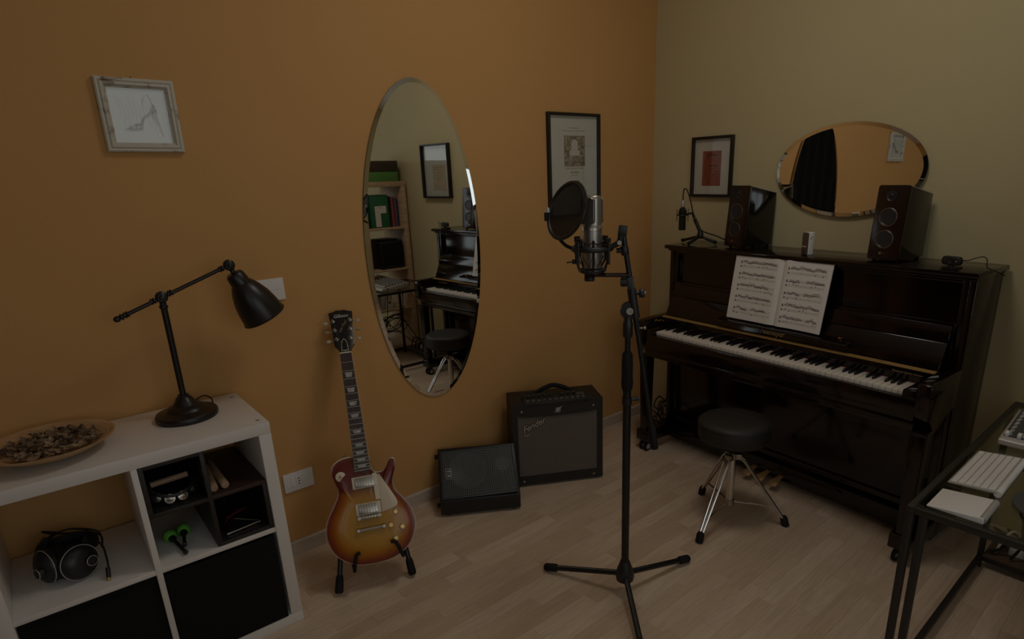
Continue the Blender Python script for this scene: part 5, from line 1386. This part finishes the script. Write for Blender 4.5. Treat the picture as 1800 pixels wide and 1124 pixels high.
MB(f_).tube([a + d*0.08, top - d*0.01], 0.0068, 12).build('support_post', M_black, t)
mc = Vector((0.398, 0.195, LZ+0.128))
MB(f_).tube([top - d*0.012, top, mc + Vector((0.028, 0, 0.022))], 0.0055, 10).build('swivel_arm', M_bplastic, t)
B = MB(f_); B.lathe([(0.0, -0.060), (0.016, -0.060), (0.0185, -0.056), (0.0185, 0.012), (0.0195, 0.014), (0.0195, 0.019)], 26, mc); mb_ = B.build('mic_body', M_bplastic, t)
MB(f_).lathe([(0.0195, 0.019), (0.021, 0.024), (0.021, 0.034), (0.018, 0.046), (0.010, 0.056), (0.0075, 0.060), (0.0, 0.060)], 26, mc).build('mic_head', M_blackmatte, t)
MB(f_).tube(circle_pts(mc + Vector((0,0,0.018)), 0.029, 28), 0.003, 8, closed=True).build('shock_ring', M_bplastic, t)
for k in range(4):
    q = mc + Vector((0.031*math.cos(k*PI/2+0.5), 0.031*math.sin(k*PI/2+0.5), 0))
    MB(f_).tube([q + Vector((0,0,-0.014)), q + Vector((0,0,0.048))], 0.0018, 6).build('shock_clip', M_bplastic, t)
MB(f_).lathe([(0.0075, 0.058), (0.0085, 0.060), (0.0085, 0.090), (0.0075, 0.092)], 16, mc).build('plug', M_silver, t)
cab = [mc + Vector((0,0,0.09)), mc + Vector((0,0,0.125)), mc + Vector((0.010,0.004,0.150)), mc + Vector((0.032,0.006,0.140)), mc + Vector((0.055,0.004,0.085)), mc + Vector((0.082,0.004,0.010)), Vector((0.505,0.180,LZ+0.075)), Vector((0.585,0.150,LZ+0.045)), Vector((0.660,0.100,LZ+0.010)), Vector((0.690,0.040,LZ+0.004))]
MB(f_).tube(spline(cab, 8), 0.003, 8).build('microphone_cable', M_blackmatte, t)

# pocket recorder standing on the lid
t = thing('white_gadget', 'small upright white gadget with smoky front on the piano lid', 'gadget', wpt(1.125, 0.226, LZ), (0,0,WROT + R(-20)))
B = MB(); B.prism(rrect(-0.0185, 0.0185, 0.0, 0.098, 0.004), 0.0, 0.028, 'y'); B.build('gadget_body', M_wplastic, t, bevel=0.002)
B = MB(); B.prism(rrect(-0.0175, 0.0175, 0.001, 0.097, 0.004), -0.006, 0.0, 'y'); fr_ = B.build('smoky_front', M_smoke, t, bevel=0.002)
MB().box(-0.014, 0.014, -0.0066, -0.006, 0.034, 0.040).build('front_print', M_silver, fr_)
for z, y in ((0.078, 0.016), (0.071, 0.010)):
    MB().cyl((0.0183, y, z), (0.0192, y, z), 0.0026, n=10).build('side_button', M_blackmatte, t)

# webcam
t = thing('webcam', 'small black webcam with curled cable on the right end of the piano', 'webcam', wpt(1.715, 0.250, LZ), (0,0,WROT + R(-14)))
B = MB(); B.prism(rrect(-0.035, 0.035, 0.014, 0.046, 0.013), -0.010, 0.010, 'y'); B.build('webcam_body', M_bplastic, t, bevel=0.004, seg=3)
MB().lathe([(0.011, 0.0), (0.011, 0.003), (0.008, 0.002), (0.0, 0.0015)], 20, (0, -0.010, 0.030), (0,-1,0)).build('webcam_lens', M_cone, t)
MB().lathe([(0.002, 0), (0.002, 0.001), (0, 0.001)], 8, (0.022, -0.0095, 0.030), (0,-1,0)).build('indicator_light', M_silver, t)
B = MB(); B.prism([(-0.012, 0.0), (-0.012, 0.006), (0.022, 0.010), (0.026, 0.006), (0.026, 0.0)], -0.030, 0.026, 'x'); B.build('mount_clip', M_bplastic, t, bevel=0.001)
MB().cyl((0,0,0.004), (0,0,0.016), 0.009, n=14).build('clip_neck', M_bplastic, t)
MB().tube(spline([(0.034, 0.004, 0.034), (0.052, 0.010, 0.036), (0.070, 0.020, 0.045), (0.086, 0.034, 0.050), (0.094, 0.044, 0.040), (0.094, 0.052, 0.012), (0.100, 0.08, 0.0), (0.12, 0.12, -0.02)], 8), 0.0016, 8).build('webcam_cable', M_blackmatte, t)

# ================================================================== things on the beige wall
WZ = lambda u, z, w=0.0: wpt(u, w, z)
r = print_frame('picture_frame', 'small black framed red print on the beige wall', WZ(0.4255, 1.5025), WROT, 0.262, 0.306)
MB().box(-0.064, 0.056, -0.0066, -0.006, -0.096, 0.080).build('red_sheet', M_redprint, r, smooth=0)
textlines(r, M_ink, 0.008, 0.0, [(0.060, 0.062, 1, 0.006), (0.030, 0.02, 1, 0.003), (0.006, 0.06, 5, 0.005), (-0.010, 0.05, 4, 0.002), (-0.022, 0.03, 3, 0.002), (-0.038, 0.022, 2, 0.005)], y=-0.0070)
B = MB(); B.tube(spline([(-0.042,-0.0068,0.05), (-0.036,-0.0068,0.066), (-0.022,-0.0068,0.06), (-0.03,-0.0068,0.045), (-0.044,-0.0068,0.035), (-0.046,-0.0068,0.0), (-0.044,-0.0068,-0.06)], 6), 0.0016, 6); B.build('scroll_ornament', M_ink, r)
oval_mirror('oval_mirror', 'wide frameless oval mirror on the beige wall above the piano', WZ(1.153, 1.4705, 0.010), (R(-1.1), 0, WROT), 0.336, 0.1985, 0.016)
# picture seen in the tall mirror
r = print_frame('picture_frame', 'deep black framed pale page on the beige wall, seen in the tall oval mirror', WZ(2.083, 1.538), WROT, 0.355, 0.412, 0.012, 0.035)
M_aged = mat('aged_page', (0.58, 0.47, 0.34), 0.9)
MB().box(-0.11, 0.06, -0.0066, -0.006, -0.15, 0.05).build('aged_page', M_aged, r, smooth=0)
textlines(r, M_sepia, -0.025, -0.04, [(0.07, 0.12, 6, 0.004), (0.05, 0.11, 5, 0.003), (0.03, 0.07, 3, 0.004), (0.01, 0.10, 5, 0.003), (-0.01, 0.06, 3, 0.004), (-0.03, 0.08, 4, 0.003)], y=-0.0070)

# ================================================================== glass desk
DZ = 0.652; TB = 0.0185
dx0, dx1, dy0, dy1 = -1.367, -0.315, -2.475, -1.947
t = thing('glass_desk', 'black steel desk with glass top beside the piano', 'desk', ((dx0+dx1)/2, (dy0+dy1)/2, 0))
f_ = off(((dx0+dx1)/2, (dy0+dy1)/2, 0))
def db(name, x0, x1, y0, y1, z0, z1, m=M_steel, par=None): return MB(f_).box(x0, x1, y0, y1, z0, z1).build(name, m, par or t, bevel=0.0015)
db('top_rail', dx0, dx1, dy1-TB, dy1, DZ-TB, DZ); db('top_rail', dx0, dx1, dy0, dy0+TB, DZ-TB, DZ)
db('top_rail', dx0, dx0+TB, dy0+TB, dy1-TB, DZ-TB, DZ); db('top_rail', dx1-TB, dx1, dy0+TB, dy1-TB, DZ-TB, DZ)
db('cross_rail', -0.905, -0.880, dy0+TB, dy1-TB, DZ-TB, DZ-0.006)
MB(f_).box(dx0+TB-0.004, dx1-TB+0.004, dy0+TB-0.004, dy1-TB+0.004, DZ-0.006, DZ).build('glass_top', M_deskglass, t, smooth=0)
for x in (dx0, -0.415):
    for y in (dy0, dy1-TB):
        db('leg', x, x+TB, y, y+TB, 0, DZ-TB)
for x in (dx0,):
    for y in (dy1-TB-0.031, dy0+0.031):
        db('inner_leg', x, x+TB, y, y+TB, 0, DZ-TB)
for y in (dy0, dy1-TB):
    db('foot_rail', dx0+TB, -0.415, y, y+TB, 0.030, 0.050)
db('foot_rail', -0.415, -0.415+TB, dy0+TB, dy1-TB, 0.030, 0.050)
M_tray = mat('brown_board', (0.10, 0.065, 0.04), 0.6)
MB(f_).box(-0.415, -0.215, dy0+TB, dy1-TB, 0.050, 0.058).build('cable_tray', M_tray, t)

# keyboard
kx0, kx1, ky0, ky1 = -1.166, -0.888, -2.092, -1.980
t = thing('computer_keyboard', 'slim white computer keyboard on the glass desk', 'keyboard', ((kx0+kx1)/2, (ky0+ky1)/2, DZ), (0,0,0))
f_ = off(((kx0+kx1)/2, (ky0+ky1)/2, DZ))
def kz(y): return 0.017 - 0.011*(y-ky0)/(ky1-ky0)
B = MB(f_); B.add([(kx0,ky0,DZ+0.010), (kx1,ky0,DZ+0.010), (kx1,ky1,DZ+0.002), (kx0,ky1,DZ+0.002), (kx0,ky0,DZ+kz(ky0)), (kx1,ky0,DZ+kz(ky0)), (kx1,ky1,DZ+kz(ky1)), (kx0,ky1,DZ+kz(ky1))], [(0,1,2,3), (4,5,6,7), (0,1,5,4), (1,2,6,5), (2,3,7,6), (3,0,4,7)])
kb = B.build('keyboard_case', M_silver, t, bevel=0.001)
MB(f_).tube([(kx0+0.002, ky0-0.002, DZ+0.009), (kx1-0.002, ky0-0.002, DZ+0.009)], 0.009, 12).build('battery_tube', M_wplastic, t)
kme = {}
def key(x0, x1, y0, y1):
    w, h = round(x1-x0, 4), round(y1-y0, 4)
    if (w, h) not in kme:
        m_ = MB().box(-w/2, w/2, -h/2, h/2, 0, 0.0022).mesh('key', bevel=0.0006, seg=1); m_.materials.append(M_wplastic); kme[(w, h)] = m_
    c = Vector(((x0+x1)/2, (y0+y1)/2, DZ + kz((y0+y1)/2) - 0.0003))
    link('key', kme[(w, h)], None, t, loc=f_(c), rot=(math.atan2(-0.011, ky1-ky0), 0, 0))
rows = 6; rh = (ky1-ky0-0.010)/rows
for j in range(rows):
    y0 = ky1-0.004-(j+1)*rh+0.0012; y1 = ky1-0.004-j*rh-0.0012
    if j == 0:
        lay = [1, 1, 1, 1.25, 5, 1.25, 1, 1, 1, 1]
    else:
        lay = {1: [2.25]+[1]*10+[2.25], 2: [1.75]+[1]*11+[1.75], 3: [1.5]+[1]*12+[1], 4: [1]*13+[1.5], 5: [1.04]*14}[j]
    s = (kx1-kx0-0.010)/sum(lay); x = kx0+0.005
    for L_ in lay:
        key(x+0.0010, x+L_*s-0.0010, y0, y1); x += L_*s

t = thing('trackpad', 'flat white trackpad at the near corner of the glass desk', 'trackpad', (-1.278, -2.045, DZ))
B = MB(); B.add([(-0.062,-0.062,0.001), (0.062,-0.062,0.001), (0.062,0.062,0.001), (-0.062,0.062,0.001), (-0.062,-0.062,0.018), (0.062,-0.062,0.018), (0.062,0.062,0.0055), (-0.062,0.062,0.0055)], [(0,1,2,3), (4,5,6,7), (0,1,5,4), (1,2,6,5), (2,3,7,6), (3,0,4,7)])
B.build('pad_plate', M_paper, t, bevel=0.003, seg=3)
MB().tube([(-0.060, -0.058, 0.010), (0.060, -0.058, 0.010)], 0.009, 12).build('battery_tube', M_silver, t)

t = thing('round_stand_base', 'flat round dark disc on the glass desk at the picture edge', 'disc', (-1.135, -2.232, DZ))
MB().lathe([(0.0, 0.0), (0.108, 0.0), (0.110, 0.002), (0.110, 0.006), (0.108, 0.008), (0.020, 0.010), (0.0, 0.010)], 56).build('disc_plate', M_dkpanel, t)
MB().lathe([(0.016, 0.010), (0.014, 0.10), (0.014, 0.16), (0.0, 0.16)], 20).build('stand_post', M_black, t)

# mixer
mx0, mx1, my0, my1 = -0.800, -0.560, -2.330, -2.005
t = thing('audio_mixer', 'small silver audio mixer with rows of knobs on the glass desk', 'mixer', ((mx0+mx1)/2, (my0+my1)/2, DZ), (0,0,0))
w2, d2 = (mx1-mx0)/2, (my1-my0)/2
B = MB(); B.prism([(-w2, 0.006), (w2, 0.006), (w2, 0.050), (w2-0.02, 0.058), (-w2+0.02, 0.030), (-w2, 0.024)], -d2, d2, 'y'); B.build('mixer_body', M_silver, t, bevel=0.005, seg=3)
sl2 = math.atan2(0.028, 2*w2-0.04)
def mtop(x): return 0.0305 + (x+w2-0.02)*math.tan(sl2)
B = MB(); B.add([(-w2+0.022,-d2+0.008,mtop(-w2+0.022)), (w2-0.022,-d2+0.008,mtop(w2-0.022)), (w2-0.022,d2-0.008,mtop(w2-0.022)), (-w2+0.022,d2-0.008,mtop(-w2+0.022))] + [(-w2+0.022,-d2+0.008,mtop(-w2+0.022)+0.001), (w2-0.022,-d2+0.008,mtop(w2-0.022)+0.001), (w2-0.022,d2-0.008,mtop(w2-0.022)+0.001), (-w2+0.022,d2-0.008,mtop(-w2+0.022)+0.001)], [(0,1,2,3), (4,5,6,7), (0,1,5,4), (1,2,6,5), (2,3,7,6), (3,0,4,7)])
pn_ = B.build('mixer_panel', M_dkpanel, t)
kn_ = MB().lathe([(0.0062, 0), (0.0062, 0.003), (0.005, 0.004), (0.0045, 0.012), (0, 0.0125)], 12).mesh('mixer_knob'); kn_.materials.append(M_silver)
for i in range(7):
    for j in range(9):
        x = -w2+0.036+i*(2*w2-0.072)/6; y = -d2+0.022+j*(2*d2-0.044)/8
        link('mixer_knob', kn_, None, pn_, loc=(x, y, mtop(x)+0.001), rot=(0, -sl2, 0))
fd = MB().box(-0.010, 0.010, -0.005, 0.005, 0, 0.012).mesh('fader_cap', bevel=0.001); fd.materials.append(M_wplastic)
for j in range(5):
    link('fader_cap', fd, None, pn_, loc=(-w2+0.030, d2-0.016-0.031*j, mtop(-w2+0.030)+0.0005), rot=(0, -sl2, 0))
MB().lathe([(0.006, -0.001), (0.006, 0.001), (0.0042, 0.001), (0.0042, -0.001)], 16, (-w2+0.05, d2+0.0004, 0.022), (0,1,0)).build('jack_socket', M_blackmatte, t)
MB().cyl((-w2+0.05, d2-0.002, 0.022), (-w2+0.05, d2+0.0006, 0.022), 0.0042, n=14).build('socket_hole', M_blackmatte, t)

# power strip and cables on the tray at the back of the desk
t = thing('power_strip', 'white power strip on the tray under the glass desk', 'power strip', (-0.330, -2.16, 0.058), (0,0,PI/2))
MB().box(-0.13, 0.13, -0.025, 0.025, 0, 0.035).build('strip_body', M_wplastic, t, bevel=0.004)
for k in range(4):
    MB().lathe([(0.017, 0.0), (0.017, 0.0006), (0.0, 0.0006)], 18, (-0.09+0.06*k, 0, 0.035)).build('outlet', M_silver, t)
def cable(label, pts, r_, m, n_=8):
    b0_ = Vector(pts[0])
    o = MB(off(b0_)).tube(spline(pts, 8), r_, 7).build('cable', m, loc=b0_)
    return tag(o, label, 'cable')
rg = random.Random(9)
def loops(label, c, r0, n_, r_, m, tilt=0.9, tail=None):
    c = Vector(c); pts = []
    for k in range(n_*8+1):
        a = 2*PI*k/8; rr = r0*rg.uniform(0.75, 1.2)
        pts.append(c + Vector((rr*math.cos(a)*0.9, rr*math.sin(a)*0.35 + rg.uniform(-0.03, 0.03), rr*math.sin(a)*tilt*0.6 + rg.uniform(-0.02, 0.02))))
    if tail: pts = [Vector(tail[0])] + pts + [Vector(q) for q in tail[1:]]
    return cable(label, pts, r_, m)
loops('black cable hanging in tangled loops below the glass desk', (-0.66, -2.14, 0.36), 0.11, 5, 0.0035, M_blackmatte, 1.0, [(-0.56, -2.12, DZ-0.03), (-0.42, -2.12, 0.14), (-0.36, -2.12, 0.105)])
loops('second black cable coiled behind the tangled one below the desk', (-0.72, -2.28, 0.33), 0.10, 4, 0.003, M_blackmatte, 1.0, [(-0.60, -2.30, DZ-0.03), (-0.42, -2.30, 0.14), (-0.36, -2.22, 0.105)])
cable('white cable bent upwards from the power strip', [(-0.33, -2.06, 0.096), (-0.345, -2.05, 0.15), (-0.37, -2.03, 0.165), (-0.385, -2.01, 0.12), (-0.375, -1.995, 0.064)], 0.0045, M_wplastic)
cable('white cable hooked over the tray near the picture edge', [(-0.40, -2.13, 0.062), (-0.405, -2.115, 0.10), (-0.395, -2.10, 0.13), (-0.37, -2.09, 0.12), (-0.35, -2.10, 0.062)], 0.0045, M_wplastic)
for k in range(9):
    y = -1.985 - 0.042*k
    o = cable('dark cable lying among others on the tray under the glass desk', [(-0.225, y, 0.064), (-0.27, y-0.03, 0.085+0.012*(k % 3)), (-0.30, y+0.02, 0.125+0.010*(k % 2)), (-0.36, y-0.04, 0.115+0.015*(k % 3)), (-0.395, y-0.02*(k % 3), 0.066)], 0.005, M_blackmatte)
    o['group'] = 'cables on the desk tray'
# cables in the corner behind the piano leg
loops('black cable coiled on the floor behind the left piano leg', tuple(wpt(0.318, 0.20, 0.15)), 0.055, 4, 0.0035, M_blackmatte, 1.2, [tuple(wpt(0.34, 0.10, 0.35)), tuple(wpt(0.345, 0.08, 0.05))])
loops('thin black cable looped around the coil by the piano leg', tuple(wpt(0.322, 0.30, 0.10)), 0.05, 3, 0.0028, M_blackmatte, 1.2, [tuple(wpt(0.33, 0.14, 0.28)), tuple(wpt(0.33, 0.20, 0.01))])

# ================================================================== bookcase behind the desk (seen in the tall mirror)
bx0, bx1, by0, by1, BHt = -0.985, -0.225, -2.90, -2.51, 1.470
t = thing('birch_bookcase', 'tall birch cube bookcase behind the desk, seen in the tall oval mirror', 'bookcase', ((bx0+bx1)/2, (by0+by1)/2, 0))
f_ = off(((bx0+bx1)/2, (by0+by1)/2, 0))
def bb(name, x0, x1, y0, y1, z0, z1): return MB(f_).box(x0, x1, y0, y1, z0, z1).build(name, M_birch, t, bevel=0.001)
th = 0.042; bb('side_panel', bx0, bx0+th, by0, by1, 0, BHt-th); bb('side_panel', bx1-th, bx1, by0, by1, 0, BHt-th); bb('top_panel', bx0, bx1, by0, by1, BHt-th, BHt)
bb('bottom_panel', bx0+th, bx1-th, by0, by1, 0, th)
mdx = (bx0+bx1)/2; bb('upright_divider', mdx-0.008, mdx+0.008, by0, by1, th, BHt-th)
zs_ = [th]
ch = (BHt-2*th-3*0.016)/4
for k in range(1, 4):
    z = th + k*ch + (k-1)*0.016; zs_.append(z+0.016)
    bb('shelf_board', bx0+th, mdx-0.008, by0, by1-0.002, z, z+0.016); bb('shelf_board', mdx+0.008, bx1-th, by0, by1-0.002, z, z+0.016)
cX0, cX1 = mdx+0.008, bx1-th
# top boxes
for x0, x1, lab in ((-0.560, -0.262, 'green storage box with dark lid on the bookcase, nearer the wall'), (-0.93, -0.60, 'green storage box with dark lid on the bookcase, away from the wall')):
    o = thing('lidded_box', lab, 'box', ((x0+x1)/2, -2.68, BHt), (0,0,0), 'green boxes on the bookcase')
    w = (x1-x0)/2
    MB().box(-w, w, -0.13, 0.13, 0.0, 0.085).build('box_body', M_greenbox, o, bevel=0.002)
    MB().box(-w-0.004, w+0.004, -0.134, 0.134, 0.080, 0.165).build('box_lid', M_brownlid, o, bevel=0.002)
    MB().lathe([(0.010, 0), (0.010, 0.004), (0, 0.005)], 14, (w-0.035, 0.130, 0.045), (0,1,0)).build('box_label_ring', M_nickel, o)
# folders in the top right cube: green magazine file and upright spines
zt = zs_[3]
o = thing('magazine_file', 'green and white magazine file in the top cube of the bookcase', 'magazine file', (-0.455, -2.60, zt))
MB().box(-0.085, 0.085, -0.12, 0.03, 0, 0.27).build('file_body', M_dkgreen, o, bevel=0.002)
B = MB(); B.prism([(-0.045, 0.01), (0.005, 0.01), (0.005, 0.12), (0.060, 0.12), (0.060, 0.18), (-0.045, 0.18)], 0.030, 0.033, 'y'); lb_ = B.build('white_label', M_paper, o)
MB().box(-0.002, 0.012, 0.033, 0.0335, 0.163, 0.168).build('label_mark', M_ink, lb_)
for k, (c, lab) in enumerate((((0.05, 0.012, 0.014), 'maroon'), ((0.30, 0.13, 0.10), 'salmon'), ((0.20, 0.02, 0.05), 'crimson'), ((0.16, 0.12, 0.15), 'mauve grey'), ((0.03, 0.04, 0.14), 'navy'))):
    m_ = mat('book_'+lab.replace(' ', '_'), c, 0.6)
    o = thing('book', 'thin %s upright book in the top cube of the bookcase' % lab, 'book', (-0.355+0.016*k, -2.62, zt), (0,0,0), 'upright books in the bookcase')
    MB().box(0, 0.0022, -0.10, 0.045, 0, 0.255-0.006*k).build('book_cover', m_, o); MB().box(0.0118, 0.014, -0.10, 0.045, 0, 0.255-0.006*k).build('book_cover', m_, o)
    MB().box(0.0022, 0.0118, 0.0425, 0.045, 0, 0.255-0.006*k).build('book_spine', m_, o); MB().box(0.0024, 0.0116, -0.098, 0.042, 0.003, 0.25-0.006*k).build('page_block', M_paper, o)
# black subwoofer box in the next cube
zt = zs_[2]
o = thing('subwoofer', 'black subwoofer box in the second cube of the bookcase', 'speaker', (-0.395, -2.66, zt))
MB().box(-0.110, 0.110, -0.15, 0.13, 0.006, 0.235).build('subwoofer_body', M_bplastic, o, bevel=0.012, seg=3)
MB().box(-0.080, 0.080, -0.10, 0.09, 0.235, 0.250).build('subwoofer_cap', M_bplastic, o, bevel=0.006)
MB().box(-0.095, 0.095, 0.130, 0.133, 0.03, 0.22).build('subwoofer_grille', M_blackfab, o, bevel=0.002)
for x in (-0.09, 0.09):
    for y in (-0.12, 0.10): MB().cyl((x, y, 0), (x, y, 0.008), 0.01, n=10).build('rubber_foot', M_blackmatte, o)
for zt, x0, x1, h, lab in ((zs_[2], -0.86, -0.78, 0.24, 'black ring binder standing in the far column of the bookcase'), (zs_[3], -0.87, -0.80, 0.29, 'green ring binder in the top far cube of the bookcase'), (zs_[1], -0.50, -0.44, 0.28, 'white ring binder in the third cube of the bookcase')):
    m_ = M_blackmatte if 'black' in lab else (M_dkgreen if 'green' in lab else M_paper)
    o = thing('ring_binder', lab, 'binder', ((x0+x1)/2, -2.66, zt)); w = (x1-x0)/2
    MB().box(-w, -w+0.003, -0.14, 0.12, 0, h).build('binder_cover', m_, o); MB().box(w-0.003, w, -0.14, 0.12, 0, h).build('binder_cover', m_, o)
    MB().box(-w+0.003, w-0.003, 0.117, 0.12, 0, h).build('binder_spine', m_, o, bevel=0.001); MB().box(-w+0.006, w-0.006, -0.13, 0.10, 0.005, h-0.02).build('paper_block', M_paper, o)
    MB().lathe([(0.012, 0), (0.012, 0.001), (0.008, 0.001)], 16, (0, 0.120, 0.06), (0,1,0)).build('finger_ring', M_nickel, o)

# black curtain on the left wall (seen in the wide oval mirror)
t = thing('black_curtain', 'black curtain on the orange wall behind the camera, seen in the wide mirror', 'curtain', (ROOM_X0 + 0.06, -1.55, 0))
n_ = 90; vs_ = []
for j, z in enumerate((0.02, 0.8, 1.6, 2.30)):
    f = z/2.30
    for i in range(n_+1):
        y = -0.98 + 1.76*i/n_
        vs_.append((0.007*math.sin(i*1.05)*(1.1-0.3*f), y, z))
k = len(vs_); vs_ += [(p[0]-0.003, p[1], p[2]) for p in vs_]; fs = []
for j in range(3):
    for i in range(n_):
        q = (j*(n_+1)+i, j*(n_+1)+i+1, (j+1)*(n_+1)+i+1, (j+1)*(n_+1)+i); fs += [q, tuple(x+k for x in q)[::-1]]
B = MB(); B.add(vs_, fs); B.build('curtain_cloth', M_blackfab, t)
MB().tube([(0, -1.0, 2.31), (0, 0.80, 2.31)], 0.010, 12).build('curtain_rod', M_nickel, t)
for y in (-0.95, 0.76): MB().tube([(0, y, 2.31), (-0.06, y, 2.31)], 0.007, 10).build('rod_bracket', M_nickel, t)
